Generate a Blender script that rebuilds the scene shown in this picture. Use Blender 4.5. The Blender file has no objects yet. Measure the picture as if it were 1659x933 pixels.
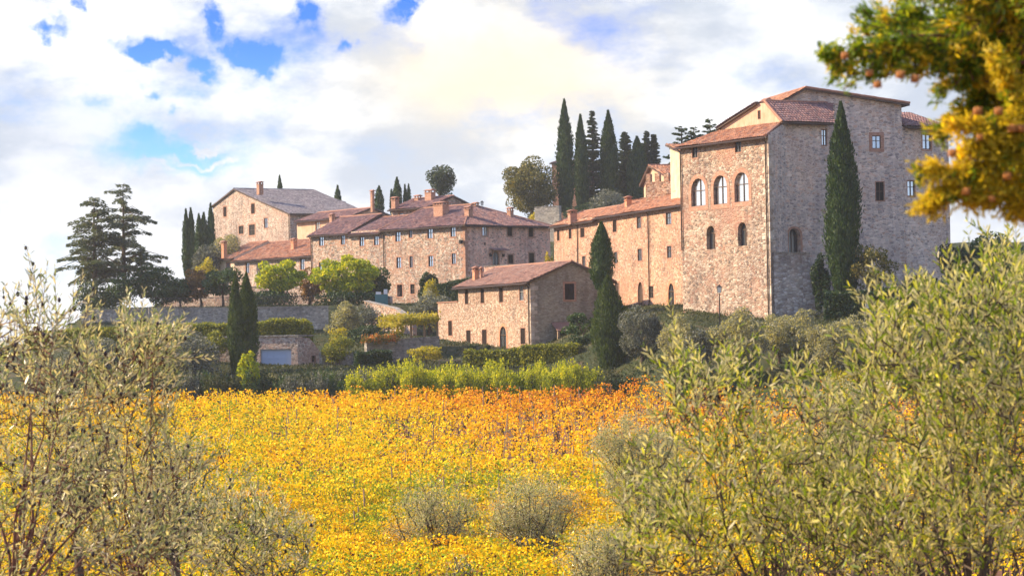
import bpy, math, random
import numpy as np
from mathutils import Vector, Matrix
from mathutils.geometry import tessellate_polygon, intersect_ray_tri as tri_hit

# ------------------------------------------------------------------ camera
R = math.radians
sc = bpy.context.scene
CZ = 12.0
F = 4400.0                      # focal length in photograph pixels (1659 wide)
PITCH, ROLL = R(1.21), R(1.0)
cam_d = bpy.data.cameras.new("camera"); cam = bpy.data.objects.new("camera", cam_d)
sc.collection.objects.link(cam); sc.camera = cam
cam_d.sensor_width = 36; cam_d.lens = 36 * F / 1659
cam_d.clip_start = .1; cam_d.clip_end = 12000
CM = Matrix.Rotation(R(90) + PITCH, 3, 'X') @ Matrix.Rotation(-ROLL, 3, 'Z')
cam.matrix_world = Matrix.Translation((0, 0, CZ)) @ CM.to_4x4()
cam_d.dof.use_dof = True; cam_d.dof.focus_distance = 190; cam_d.dof.aperture_fstop = 9

# ------------------------------------------------------------------ light
SUN_AZ, SUN_EL = R(-82), R(31)        # azimuth from +Y towards +X
SUN_DIR = Vector((math.sin(SUN_AZ) * math.cos(SUN_EL), math.cos(SUN_AZ) * math.cos(SUN_EL), math.sin(SUN_EL)))
sd = bpy.data.lights.new("sun", 'SUN'); sun = bpy.data.objects.new("sun", sd)
sc.collection.objects.link(sun)
sd.energy = 5.0; sd.angle = R(.6); sd.color = (1, .78, .50)
sun.rotation_euler = SUN_DIR.to_track_quat('Z', 'Y').to_euler()
sc.view_settings.view_transform = 'Standard'; sc.view_settings.look = 'None'
sc.view_settings.exposure = 1.1; sc.view_settings.gamma = 1
sc.cycles.max_bounces = 4; sc.cycles.diffuse_bounces = 3; sc.cycles.transparent_max_bounces = 4
sc.cycles.volume_bounces = 0
SKY_STRENGTH = .1
HAZE = .00014

def ray(px, py):
    d = CM @ Vector(((px - 829.5) / F, -(py - 466.5) / F, -1)); return d / d.y
def P(px, py, D):
    d = ray(px, py); return Vector((d.x * D, D, CZ + d.z * D))
def Pz(px, py, z):
    d = ray(px, py); D = (z - CZ) / d.z; return Vector((d.x * D, D, z))

# ------------------------------------------------------------------ node helpers
class NT:
    def __init__(s, nt): s.nt = nt; s.n = nt.nodes; s.l = nt.links
    def new(s, t, **k):
        n = s.n.new(t)
        for a, v in k.items(): setattr(n, a, v)
        return n
    def put(s, sock, v):
        if v is None: return
        if isinstance(v, bpy.types.NodeSocket): s.l.new(v, sock)
        elif isinstance(v, (tuple, list)) and len(v) == 3 and sock.type == 'RGBA': sock.default_value = (*v, 1)
        else: sock.default_value = v
    def math(s, op, a, b=None, c=None, clamp=False):
        n = s.new('ShaderNodeMath', operation=op); n.use_clamp = clamp
        s.put(n.inputs[0], a); s.put(n.inputs[1], b)
        if c is not None: s.put(n.inputs[2], c)
        return n.outputs[0]
    def vmath(s, op, a, b=None):
        n = s.new('ShaderNodeVectorMath', operation=op); s.put(n.inputs[0], a); s.put(n.inputs[1], b)
        return n.outputs['Value'] if op in ('DOT_PRODUCT', 'LENGTH') else n.outputs[0]
    def mix(s, f, a, b, bt='MIX'):
        n = s.new('ShaderNodeMix', data_type='RGBA', blend_type=bt)
        s.put(n.inputs[0], f); s.put(n.inputs[6], a); s.put(n.inputs[7], b); return n.outputs[2]
    def noise(s, vec, scale, detail=3, rough=.5, out=0, dist=0):
        n = s.new('ShaderNodeTexNoise'); s.put(n.inputs['Vector'], vec)
        n.inputs['Scale'].default_value = scale; n.inputs['Detail'].default_value = detail
        n.inputs['Roughness'].default_value = rough; n.inputs['Distortion'].default_value = dist
        return n.outputs[out]
    def ramp(s, f, pts, interp='LINEAR'):
        n = s.new('ShaderNodeValToRGB'); s.put(n.inputs[0], f); e = n.color_ramp
        e.interpolation = interp
        while len(e.elements) > 1: e.elements.remove(e.elements[-1])
        e.elements[0].position = pts[0][0]; e.elements[0].color = (*pts[0][1], 1)
        for p, c in pts[1:]:
            k = e.elements.new(p); k.color = (*c, 1)
        return n.outputs[0]
    def map(s, f, a, b, c=0, d=1):
        n = s.new('ShaderNodeMapRange'); s.put(n.inputs[0], f)
        for i, v in enumerate((a, b, c, d)): n.inputs[i + 1].default_value = v
        return n.outputs[0]
    def sstep(s, f, a, b):
        n = s.new('ShaderNodeMapRange', interpolation_type='SMOOTHSTEP'); s.put(n.inputs[0], f)
        n.inputs[1].default_value = a; n.inputs[2].default_value = b; return n.outputs[0]

def newmat(name):
    m = bpy.data.materials.new(name); m.use_nodes = True
    m.node_tree.nodes.clear(); t = NT(m.node_tree)
    out = t.new('ShaderNodeOutputMaterial')
    return m, t, out
def principled(t, out, col, rough=.85, bump=None, bstr=.4, bdist=.03, spec=.3, metal=0):
    b = t.new('ShaderNodeBsdfPrincipled'); t.put(b.inputs['Base Color'], col)
    t.put(b.inputs['Roughness'], rough); b.inputs['Specular IOR Level'].default_value = spec
    b.inputs['Metallic'].default_value = metal
    if bump is not None:
        n = t.new('ShaderNodeBump'); n.inputs['Strength'].default_value = bstr
        n.inputs['Distance'].default_value = bdist; t.put(n.inputs['Height'], bump)
        t.l.new(n.outputs[0], b.inputs['Normal'])
    t.l.new(b.outputs[0], out.inputs[0]); return b

# ------------------------------------------------------------------ sky
def build_world():
    w = bpy.data.worlds.new("World"); sc.world = w; w.use_nodes = True
    w.cycles.sampling_method = 'MANUAL'; w.cycles.sample_map_resolution = 256
    w.node_tree.nodes.clear(); t = NT(w.node_tree)
    out = t.new('ShaderNodeOutputWorld'); bg = t.new('ShaderNodeBackground')
    sky = t.new('ShaderNodeTexSky', sky_type='NISHITA'); sky.sun_disc = False
    sky.sun_elevation = SUN_EL; sky.sun_rotation = SUN_AZ; sky.altitude = 300
    sky.air_density = 1; sky.dust_density = .6; sky.ozone_density = 2
    g = t.new('ShaderNodeTexCoord').outputs['Generated']
    sep = t.new('ShaderNodeSeparateXYZ'); t.l.new(g, sep.inputs[0])
    # warped direction for ragged cloud edges
    wn = t.noise(g, 22, 5, .6, out=1)
    wv = t.vmath('SUBTRACT', wn, (.5, .5, .5))
    sc1 = t.new('ShaderNodeVectorMath', operation='SCALE'); t.l.new(wv, sc1.inputs[0]); sc1.inputs['Scale'].default_value = .024
    gw = t.vmath('ADD', g, sc1.outputs[0])
    wn2 = t.noise(g, 90, 4, .6, out=1)
    wv2 = t.vmath('SUBTRACT', wn2, (.5, .5, .5))
    sc2 = t.new('ShaderNodeVectorMath', operation='SCALE'); t.l.new(wv2, sc2.inputs[0]); sc2.inputs['Scale'].default_value = .016
    gw = t.vmath('ADD', gw, sc2.outputs[0])
    # real directions of the openings in the cloud deck: (px,py,rx,ry,weight) -> direction blobs
    def blobs(lst):
        acc = None
        for px, py, rx, ry, wt in lst:
            d = ray(px, py).normalized()
            df = t.vmath('SUBTRACT', gw, tuple(d))
            mp = t.vmath('MULTIPLY', df, (F / rx, F / (rx + ry), F / ry))
            l2 = t.vmath('DOT_PRODUCT', mp, mp)
            e = t.math('MULTIPLY', t.math('EXPONENT', t.math('MULTIPLY', l2, -1.0)), wt)
            acc = e if acc is None else t.math('ADD', acc, e)
        return acc
    holes = blobs([(78, 50, 30, 16, 1.0), (140, 15, 14, 12, .8), (228, 82, 20, 14, 1.0), (264, 98, 30, 11, 1.0), (345, 38, 12, 26, .9),
                   (325, 112, 22, 16, 1.0), (375, 80, 18, 16, .8), (412, 102, 30, 20, 1.1), (492, 22, 22, 24, 1.0),
                   (547, 75, 13, 12, .9), (655, 4, 28, 14, 1.1), (240, 158, 16, 9, .6),
                   (305, 262, 115, 28, .85), (245, 235, 70, 18, .35), (430, 130, 14, 12, .6), (285, 190, 14, 8, .5), (200, 60, 26, 12, .6), (110, 25, 60, 30, .3), (380, 60, 110, 70, .12), (250, 100, 100, 40, .15), (470, 60, 50, 40, .3), (150, 170, 50, 14, .35), (620, 20, 30, 14, .5), (320, 150, 50, 20, .3)])
    streak = blobs([(330, 237, 26, 5, .8), (300, 262, 34, 6, .75), (352, 262, 24, 6, .6), (383, 258, 16, 7, .6), (250, 275, 40, 6, .35)])
    strv = t.vmath('MULTIPLY', g, (1, 1, 1.9))
    n1 = t.noise(strv, 17, 9, .62)
    n2 = t.noise(strv, 7, 5, .55)
    dens = t.math('ADD', .93, t.math('MULTIPLY', t.math('SUBTRACT', n1, .5), 1.9))
    dens = t.math('SUBTRACT', dens, t.math('MULTIPLY', holes, .95))
    dens = t.math('ADD', dens, t.math('MULTIPLY', streak, t.math('MULTIPLY', n1, 1.5)))
    # clouds thin out high overhead so that more blue lights the shade
    dens = t.math('SUBTRACT', dens, t.math('MULTIPLY', t.sstep(sep.outputs[2], .17, .5), .55))
    mask = t.sstep(dens, .12, .92)
    # cloud colour: sunlit white, grey undersides, warm glow in one place
    n3 = t.noise(t.vmath('ADD', strv, (.004, 0, .012)), 15, 8, .58)
    shade = t.sstep(t.math('ADD', n3, t.math('MULTIPLY', n1, .55)), .66, .90)
    greyl = blobs([(20, 215, 260, 70, .8), (150, 330, 260, 60, .35), (60, 130, 60, 30, .4), (330, 205, 110, 22, .6), (1500, 120, 300, 90, .35), (1120, 60, 260, 70, .3), (620, 235, 120, 30, .22)])
    cc = t.mix(shade, (3.1, 3.45, 4.0), (5.5, 5.6, 5.65))
    cc = t.mix(t.math('MULTIPLY', greyl, .55, clamp=True), cc, (2.7, 3.1, 3.9))
    warm = blobs([(800, 110, 210, 90, .8), (900, 170, 150, 80, .3)])
    cc = t.mix(t.math('MULTIPLY', t.math('MULTIPLY', warm, t.math('ADD', t.math('MULTIPLY', n1, .9), .35)), 1.1, clamp=True), cc, (6.3, 5.3, 3.6))
    low = t.sstep(sep.outputs[2], .075, .0)
    cc = t.mix(t.math('MULTIPLY', low, .7), cc, (5.4, 5.6, 5.8))
    # clear sky: Nishita, deepened a little towards the zenith
    k = t.sstep(sep.outputs[2], .035, .13)
    tint = t.mix(k, (.45, .80, 1.35), (.08, .30, 1.0))
    tint = t.mix(t.sstep(sep.outputs[2], .16, .4), tint, (1.15, 1.45, 2.0))
    blue = t.mix(1.0, sky.outputs[0], tint, 'MULTIPLY')
    col = t.mix(mask, blue, cc)
    # far from the view the world is plain Nishita with soft cloud
    t.l.new(col, bg.inputs[0]); bg.inputs[1].default_value = SKY_STRENGTH
    t.l.new(bg.outputs[0], out.inputs[0])
build_world()

# ------------------------------------------------------------------ object helpers
col = sc.collection
def tag(o, label=None, cat=None, group=None, kind=None):
    if label: o['label'] = label
    if cat: o['category'] = cat
    if group: o['group'] = group
    if kind: o['kind'] = kind
    return o
def thing(name, label, cat, loc, group=None):
    o = bpy.data.objects.new(name, None); o.empty_display_size = .3; col.objects.link(o)
    o.location = loc; return tag(o, label, cat, group)
def top(o):
    while o.parent: o = o.parent
    return o
def link(name, me, parent=None, label=None):
    o = bpy.data.objects.new(name, me); col.objects.link(o)
    if parent: o.parent = parent
    if label: o['label'] = label
    return o
def raw_mesh(name, V, Fq, k, mats, smooth=False, midx=None, uv=None):
    """V (n,3); Fq (m,k) faces all with k corners"""
    V = np.asarray(V, dtype=np.float32); Fq = np.asarray(Fq, dtype=np.int32)
    me = bpy.data.meshes.new(name)
    me.vertices.add(len(V)); me.vertices.foreach_set('co', V.ravel())
    me.loops.add(Fq.size); me.loops.foreach_set('vertex_index', Fq.ravel())
    me.polygons.add(len(Fq)); me.polygons.foreach_set('loop_start', np.arange(0, Fq.size, k, dtype=np.int32))
    for m in (mats if isinstance(mats, (list, tuple)) else [mats]): me.materials.append(m)
    if midx is not None: me.polygons.foreach_set('material_index', np.asarray(midx, dtype=np.int32))
    me.polygons.foreach_set('use_smooth', np.full(len(Fq), smooth))
    if uv is not None:
        l = me.uv_layers.new(name='UVMap'); l.data.foreach_set('uv', np.asarray(uv, dtype=np.float32).ravel())
    me.update(calc_edges=True); return me

class MB:
    """collects faces in world space; build() turns them into ONE mesh object relative to its thing"""
    def __init__(s): s.v = []; s.f = []; s.m = []; s.uv = []
    def poly(s, pts, m=0, uv=None):
        i = len(s.v); s.v += [tuple(p) for p in pts]; s.f.append(tuple(range(i, i + len(pts)))); s.m.append(m)
        s.uv.append(uv or [(0, 0)] * len(pts))
    def box(s, c, ax, ay, az, hx, hy, hz, m=0, taper=1.0):
        c = Vector(c); ax, ay, az = Vector(ax), Vector(ay), Vector(az); P_ = []
        for k in (-1, 1):
            t = 1 if k < 0 else taper
            for (i, j) in ((-1, -1), (1, -1), (1, 1), (-1, 1)):
                P_.append(c + ax * hx * i * t + ay * hy * j * t + az * hz * k)
        for q in ((3, 2, 1, 0), (4, 5, 6, 7), (0, 1, 5, 4), (1, 2, 6, 5), (2, 3, 7, 6), (3, 0, 4, 7)):
            s.poly([P_[i] for i in q], m)
    def prism(s, base, top_, m=0, cap=True):
        n = len(base)
        for i in range(n):
            j = (i + 1) % n; s.poly([base[i], base[j], top_[j], top_[i]], m)
        if cap: s.poly(list(top_), m); s.poly(list(base)[::-1], m)
    def tube(s, path, radii, seg=6, m=0):
        path = [Vector(p) for p in path]; rings = []
        for i, p in enumerate(path):
            d = (path[min(i + 1, len(path) - 1)] - path[max(i - 1, 0)])
            if d.length < 1e-6: d = Vector((0, 0, 1))
            d.normalize(); a = d.orthogonal().normalized()
            if abs(d.z) > .3:
                a = (Vector((1, 0, 0)) - d * d.x).normalized()
            b = d.cross(a); r = radii[i] if isinstance(radii, (list, tuple)) else radii
            rings.append([p + a * r * math.cos(2 * math.pi * k / seg) + b * r * math.sin(2 * math.pi * k / seg) for k in range(seg)])
        for i in range(len(rings) - 1):
            for k in range(seg):
                j = (k + 1) % seg; s.poly([rings[i][k], rings[i][j], rings[i + 1][j], rings[i + 1][k]], m)
        s.poly(rings[0][::-1], m); s.poly(rings[-1], m)
    def mesh(s, name, mats, origin=(0, 0, 0), smooth=False, uvs=False):
        o = Vector(origin); me = bpy.data.meshes.new(name)
        me.from_pydata([(v[0] - o.x, v[1] - o.y, v[2] - o.z) for v in s.v], [], s.f)
        for m in (mats if isinstance(mats, (list, tuple)) else [mats]): me.materials.append(m)
        me.polygons.foreach_set('material_index', s.m)
        me.polygons.foreach_set('use_smooth', [smooth] * len(s.f))
        if uvs:
            l = me.uv_layers.new(name='UVMap'); l.data.foreach_set('uv', [c for f in s.uv for p in f for c in p])
        me.update(); return me
    def build(s, name, mats, parent=None, smooth=False, uvs=False, label=None):
        org = top(parent).location if parent else (0, 0, 0)
        return link(name, s.mesh(name, mats, org, smooth, uvs), parent, label)
def np_build(name, V, Fq, k, mats, parent=None, smooth=False, label=None, midx=None, uv=None):
    V = np.asarray(V, dtype=np.float64)
    if parent: V = V - np.array(top(parent).location)
    return link(name, raw_mesh(name, V, Fq, k, mats, smooth, midx, uv), parent, label)

# ------------------------------------------------------------------ terrain
COLS = [(-500, [(0, 10.3), (14, 8.6), (30, 7.6), (60, 5), (90, 2.9), (115, 2.3), (150, 3.7), (190, 5.2), (233, 6.5), (300, 6), (420, 0), (700, -20), (3000, -30)]),
 (90, [(0, 10.3), (14, 8.6), (30, 7.6), (60, 5), (90, 2.9), (115, 2.3), (150, 3.7), (190, 5.2), (233, 6.9), (250, 8), (275, 10.5), (312, 12), (320, 14), (400, 13), (500, 5), (700, -10), (3000, -30)]),
 (150, [(0, 10.3), (14, 8.6), (30, 7.6), (60, 5), (90, 2.9), (115, 2.3), (150, 3.7), (190, 5.2), (233, 6.9), (250, 9), (275, 12.6), (313, 13.4), (318, 17), (345, 17.5), (380, 17.5), (420, 16), (500, 8), (700, -10), (3000, -30)]),
 (240, [(0, 10.3), (14, 8.6), (30, 7.6), (60, 5), (90, 2.9), (115, 2.3), (150, 3.7), (190, 5.2), (233, 6.9), (250, 9.3), (275, 12.6), (313, 13.4), (318, 17), (345, 17.5), (380, 18), (420, 18), (500, 12), (700, -10), (3000, -30)]),
 (320, [(0, 10.3), (14, 8.6), (30, 7.6), (60, 5), (90, 2.9), (115, 2.3), (150, 3.7), (190, 5.2), (233, 6.6), (243, 7.6), (252, 9.4), (275, 12.6), (313, 13.4), (318, 17), (345, 17.5), (380, 20), (420, 25), (500, 24), (700, 0), (3000, -30)]),
 (520, [(0, 10.3), (14, 8.6), (30, 7.6), (60, 5), (90, 2.9), (115, 2.3), (150, 3.7), (190, 5.2), (233, 6.6), (244, 7.8), (250, 9.8), (275, 11), (300, 12.4), (313, 13), (318, 17), (345, 17.5), (380, 20.5), (420, 28), (500, 32), (700, 10), (3000, -30)]),
 (640, [(0, 10.3), (14, 8.6), (30, 7.6), (60, 5), (90, 2.9), (115, 2.3), (150, 3.7), (190, 5.2), (233, 6.6), (244, 7.8), (250, 10.0), (269, 10.4), (273, 12.4), (300, 13.5), (313, 14.5), (318, 17), (345, 17.5), (380, 21), (420, 29), (500, 33), (700, 10), (3000, -30)]),
 (860, [(0, 10.3), (14, 8.6), (30, 7.6), (60, 5), (90, 2.9), (115, 2.3), (150, 3.7), (190, 5.2), (233, 6.6), (244, 7.8), (250, 9.4), (258, 10.0), (265, 11.4), (275, 11.7), (300, 12.5), (314, 14), (320, 16), (345, 17.5), (380, 23), (420, 31), (500, 33), (700, 10), (3000, -30)]),
 (1000, [(0, 10.3), (14, 8.6), (30, 7.6), (60, 5), (90, 2.9), (115, 2.3), (150, 3.7), (190, 5.4), (228, 6.7), (240, 8.0), (248, 11), (258, 14.8), (275, 15.6), (300, 17), (345, 20), (380, 25), (420, 32), (500, 33), (700, 10), (3000, -30)]),
 (1110, [(0, 10.3), (14, 8.6), (30, 7.6), (60, 5), (90, 2.9), (115, 2.3), (150, 3.9), (190, 5.6), (212, 7.2), (224, 9.6), (238, 13.6), (250, 15), (300, 18), (380, 26), (430, 32), (500, 33), (700, 10), (3000, -30)]),
 (1250, [(0, 10.3), (14, 8.6), (30, 7.6), (60, 5), (90, 2.9), (115, 2.3), (150, 4.1), (190, 5.8), (205, 7), (217, 9.4), (232, 13.4), (245, 14.3), (300, 20), (400, 28), (500, 30), (700, 10), (3000, -30)]),
 (1500, [(0, 10.3), (14, 8.6), (30, 7.6), (60, 5), (90, 2.9), (115, 2.3), (150, 4.1), (190, 5.8), (205, 7.4), (217, 9.8), (230, 13.6), (245, 14.5), (300, 20), (400, 26), (500, 26), (700, 10), (3000, -30)]),
 (2200, [(0, 10.3), (14, 8.6), (30, 7.6), (60, 5), (90, 2.9), (115, 2.3), (150, 4.1), (190, 5.8), (205, 7.4), (217, 9.8), (230, 13.6), (245, 14.5), (300, 20), (400, 26), (500, 26), (700, 10), (3000, -30)])]
def gz(X, D):
    X = np.asarray(X, float); D = np.asarray(D, float); X, D = np.broadcast_arrays(X, D)
    s = 829.5 + X / np.maximum(D, 25) * F
    ss = np.array([c[0] for c in COLS]); s = np.clip(s, ss[0], ss[-1])
    vals = np.stack([np.interp(D, [p[0] for p in c[1]], [p[1] for p in c[1]]) for c in COLS])
    i = np.clip(np.searchsorted(ss, s) - 1, 0, len(ss) - 2); f = (s - ss[i]) / (ss[i + 1] - ss[i])
    sh = vals.shape[1:]; idx = np.indices(sh) if sh else ()
    a = vals[(i, *idx)]; b = vals[(i + 1, *idx)]
    return a + (b - a) * f
def ground_at(px, D): 
    p = P(px, 560, D); return Vector((p.x, D, float(gz(p.x, D))))

# ------------------------------------------------------------------ materials
def stone(name, cols, mortar, scale=2.3, patch=None, pamt=.5, zs=1.75, tone=1.0, psc=.35):
    m, t, out = newmat(name)
    co = t.new('ShaderNodeTexCoord').outputs['Object']
    scale *= 1.5; w = t.vmath('MULTIPLY', co, (scale, scale, scale * zs))
    wn = t.noise(w, .9, 2, .5, out=1); w = t.vmath('ADD', w, t.vmath('MULTIPLY', wn, (.5, .5, .5)))
    v = t.new('ShaderNodeTexVoronoi', feature='F1'); t.l.new(w, v.inputs['Vector']); v.inputs['Scale'].default_value = 1
    e = t.new('ShaderNodeTexVoronoi', feature='DISTANCE_TO_EDGE'); t.l.new(w, e.inputs['Vector']); e.inputs['Scale'].default_value = 1
    sep = t.new('ShaderNodeSeparateColor'); t.l.new(v.outputs['Color'], sep.inputs[0])
    n = len(cols); c = t.ramp(sep.outputs[0], [(i / n, k) for i, k in enumerate(cols)], 'CONSTANT')
    c = t.mix(t.map(sep.outputs[1], 0, 1, 0, .5), c, t.mix(.75, c, (0.05, .045, .04)))
    c = t.mix(t.map(sep.outputs[2], .7, 1, 0, .5), c, t.mix(.7, c, (.75, .68, .58)))
    if patch is not None:
        big = t.noise(co, psc, 5, .6)
        c = t.mix(t.math('MULTIPLY', t.sstep(big, .5, .62), pamt), c, patch)
    edge = t.sstep(e.outputs[0], .13, .02)
    c = t.mix(t.math('MULTIPLY', edge, .75), c, mortar)
    # weathering: large dark and pale patches, streaks that run down
    st = t.noise(t.vmath('MULTIPLY', co, (1.6, 1.6, .18)), 1, 4, .6)
    wt = t.noise(co, .22, 5, .6)
    f = t.math('ADD', t.math('MULTIPLY', st, .5), t.math('MULTIPLY', wt, .7))
    c = t.mix(1.0, c, t.ramp(f, [(.40, (.60, .59, .62)), (.58, (1, 1, 1)), (.78, (1.25, 1.2, 1.12))]), 'MULTIPLY')
    if tone != 1: c = t.mix(1.0, c, (tone, tone, tone), 'MULTIPLY')
    h = t.math('ADD', t.math('MULTIPLY', t.sstep(e.outputs[0], 0, .2), 1), t.math('MULTIPLY', t.noise(co, 9, 4, .6), .6))
    principled(t, out, c, .92, h, .9, .06, .15); return m
RUB = [(.48, .33, .26), (.20, .145, .12), (.58, .45, .37), (.42, .23, .175), (.17, .14, .13), (.52, .29, .22), (.70, .60, .52), (.42, .20, .145), (.34, .29, .29)]
M = {}
M['row'] = stone('rubble_stone', RUB, (.46, .38, .29), 2.5, (.42, .22, .15), .45)
M['row_pink'] = stone('pink_rubble', [(.86, .50, .38), (.74, .43, .33), (.88, .60, .47), (.72, .38, .28), (.88, .55, .42), (.36, .24, .20)], (.88, .57, .44), 2.5, (.70, .38, .27), .6, psc=.5)  # own pink, lightened further to stand in for light on the unlit side
M['wing'] = stone('warm_rubble', [(.54, .33, .22), (.40, .22, .15), (.64, .46, .34), (.48, .23, .15), (.26, .17, .13), (.60, .38, .26)], (.54, .36, .26), 2.5, (.55, .27, .17), .5)
M['barn'] = stone('pale_rubble', [(.52, .41, .34), (.28, .22, .19), (.62, .51, .43), (.46, .28, .22), (.24, .20, .19), (.56, .38, .31), (.68, .60, .54)], (.54, .43, .36), 2.6, (.50, .30, .24), .5)
M['farm'] = stone('farmhouse_rubble', [(.52, .36, .26), (.38, .23, .16), (.62, .48, .37), (.28, .19, .14), (.50, .28, .20), (.23, .17, .13), (.70, .58, .47)], (.50, .35, .26), 3.0, (.52, .33, .23), .3)
M['farm_gable'] = stone('coursed_grey_stone', [(.40, .35, .27), (.34, .29, .23), (.45, .39, .31), (.37, .29, .22)], (.38, .33, .26), 2.4, None, 0, 3.2)
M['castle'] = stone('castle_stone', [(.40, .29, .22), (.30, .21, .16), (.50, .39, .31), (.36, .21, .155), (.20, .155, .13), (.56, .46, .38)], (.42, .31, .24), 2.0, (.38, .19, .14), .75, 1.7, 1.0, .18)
M['castle_side'] = stone('castle_side_stone', [(.70, .58, .50), (.58, .49, .44), (.76, .65, .56), (.62, .44, .34), (.42, .36, .33)], (.70, .59, .51), 1.9, (.45, .30, .22), .45, 1.9, 1.0, .2)  # paler copy of the castle stone, brightening the shaded faces by colour
M['wallstone'] = stone('retaining_stone', [(.36, .34, .31), (.30, .28, .26), (.44, .41, .37), (.33, .30, .26), (.25, .24, .23)], (.32, .30, .27), 2.0, None, 0)
M['pale'] = stone('whitened_stone', [(.55, .52, .5), (.40, .36, .34), (.66, .62, .6), (.33, .29, .27)], (.34, .29, .26), 1.7, (.42, .3, .24), .5)

M['quoin'] = stone('dressed_corner_stone', [(.56, .46, .37), (.48, .38, .30), (.62, .53, .44), (.42, .32, .25)], (.5, .4, .32), .9, None, 0, 1.2)
def plaster(name, c1, c2, bstr=.3):
    m, t, out = newmat(name); co = t.new('ShaderNodeTexCoord').outputs['Object']
    n = t.noise(co, 1.1, 6, .65); st = t.noise(t.vmath('MULTIPLY', co, (3, 3, .4)), 1, 4, .6)
    c = t.mix(t.sstep(n, .35, .68), c1, c2); c = t.mix(1.0, c, t.ramp(st, [(.3, (.75, .75, .75)), (.6, (1, 1, 1))]), 'MULTIPLY')
    principled(t, out, c, .9, t.noise(co, 6, 5, .6), bstr, .02, .2); return m
M['plaster'] = plaster('old_plaster', (.62, .42, .30), (.52, .33, .22))
M['cream'] = plaster('pale_plaster', (.62, .52, .40), (.50, .40, .30))

def brick(name, a=(.40, .22, .155), b=(.30, .16, .11)):
    m, t, out = newmat(name); co = t.new('ShaderNodeTexCoord').outputs['Object']
    w = t.vmath('MULTIPLY', co, (4, 4, 13))
    v = t.new('ShaderNodeTexVoronoi', feature='F1'); t.l.new(w, v.inputs['Vector']); v.inputs['Scale'].default_value = 1
    sep = t.new('ShaderNodeSeparateColor'); t.l.new(v.outputs['Color'], sep.inputs[0])
    c = t.mix(sep.outputs[0], a, b); c = t.mix(t.map(sep.outputs[1], .6, 1, 0, .6), c, (.52, .36, .27))
    principled(t, out, c, .9, sep.outputs[2], .5, .02, .2); return m
M['brick'] = brick('worn_brick'); M['brick_orange'] = brick('orange_brick', (.52, .24, .13), (.42, .19, .11))

def tiles(name, cols, lichen=(.42, .36, .26), lam=.3):
    m, t, out = newmat(name)
    uv = t.new('ShaderNodeTexCoord').outputs['UV']
    w = t.vmath('MULTIPLY', uv, (1 / .3, 1 / .42, 1))
    v = t.new('ShaderNodeTexVoronoi', feature='F1'); t.l.new(w, v.inputs['Vector']); v.inputs['Scale'].default_value = 1
    v.inputs['Randomness'].default_value = .25
    sep = t.new('ShaderNodeSeparateColor'); t.l.new(v.outputs['Color'], sep.inputs[0])
    n = len(cols); c = t.ramp(sep.outputs[0], [(i / (n - 1), k) for i, k in enumerate(cols)])
    co = t.new('ShaderNodeTexCoord').outputs['Object']
    big = t.noise(co, .5, 5, .65)
    c = t.mix(t.math('MULTIPLY', t.sstep(big, .48, .68), lam), c, lichen)
    dk = t.noise(co, 1.3, 5, .7); c = t.mix(t.sstep(dk, .42, .3), c, t.mix(.6, c, (.06, .045, .04)))
    sp = t.noise(co, 7, 2, .5); c = t.mix(t.sstep(sp, .66, .74), c, (.5, .45, .36))
    principled(t, out, c, .85, t.noise(co, 5, 3, .6), .4, .03, .25); return m
M['tile'] = tiles('roof_tiles', [(.17, .095, .095), (.25, .13, .115), (.13, .085, .095), (.34, .19, .16), (.20, .13, .135)], (.27, .21, .22))
M['tile_red'] = tiles('red_roof_tiles', [(.32, .135, .075), (.44, .19, .10), (.20, .10, .075), (.50, .26, .16), (.34, .18, .13)], (.36, .27, .20))
M['tile_grey'] = tiles('grey_roof_tiles', [(.13, .13, .16), (.21, .19, .22), (.09, .09, .12), (.28, .25, .27)], (.27, .27, .30), .5)
M['tile_farm'] = tiles('farm_roof_tiles', [(.26, .14, .11), (.34, .19, .145), (.19, .11, .095), (.38, .23, .18)], (.34, .26, .22), .35)

def simple(name, c, rough=.6, metal=0, spec=.4, var=.25, nscale=4):
    m, t, out = newmat(name); co = t.new('ShaderNodeTexCoord').outputs['Object']
    n = t.noise(co, nscale, 4, .6)
    cc = t.mix(t.math('MULTIPLY', n, var), c, tuple(x * .4 for x in c)); principled(t, out, cc, rough, n, .15, .01, spec, metal); return m
M['shutter'] = simple('brown_shutter_wood', (.022, .013, .010), .8, 0, .1)
M['woodd'] = simple('dark_door_wood', (.09, .055, .04), .6)
M['frame'] = simple('brown_window_frame', (.09, .055, .04), .5)
M['framew'] = simple('weathered_window_frame', (.30, .27, .25), .5)
M['iron'] = simple('dark_iron', (.03, .03, .035), .45, .6)
M['pipe'] = simple('dark_copper_pipe', (.07, .045, .035), .45, .5)
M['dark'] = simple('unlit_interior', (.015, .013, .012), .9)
M['blue'] = simple('pale_blue_door_paint', (.42, .50, .66), .5, var=.15)
M['wood'] = simple('grey_post_wood', (.30, .21, .14), .9)
M['lampg'] = simple('lamp_glass', (.75, .73, .65), .3)
M['white'] = simple('white_cloth', (.75, .75, .75), .8)
M['terra'] = simple('terracotta', (.36, .18, .12), .8)
M['teal'] = simple('teal_paint', (.05, .16, .17), .6)
def glass(name, c, metal, rough=.06):
    m, t, out = newmat(name); co = t.new('ShaderNodeTexCoord').outputs['Object']
    n = t.noise(co, 1.2, 2, .5)
    principled(t, out, c, rough, n, .05, .02, .8, metal); return m
M['glass'] = glass('window_glass', (.50, .62, .78), .8)
M['glassb'] = glass('bright_window_glass', (.93, .96, .98), 1, .2)
M['glassd'] = glass('dark_window_glass', (.07, .08, .09), .25)

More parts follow.
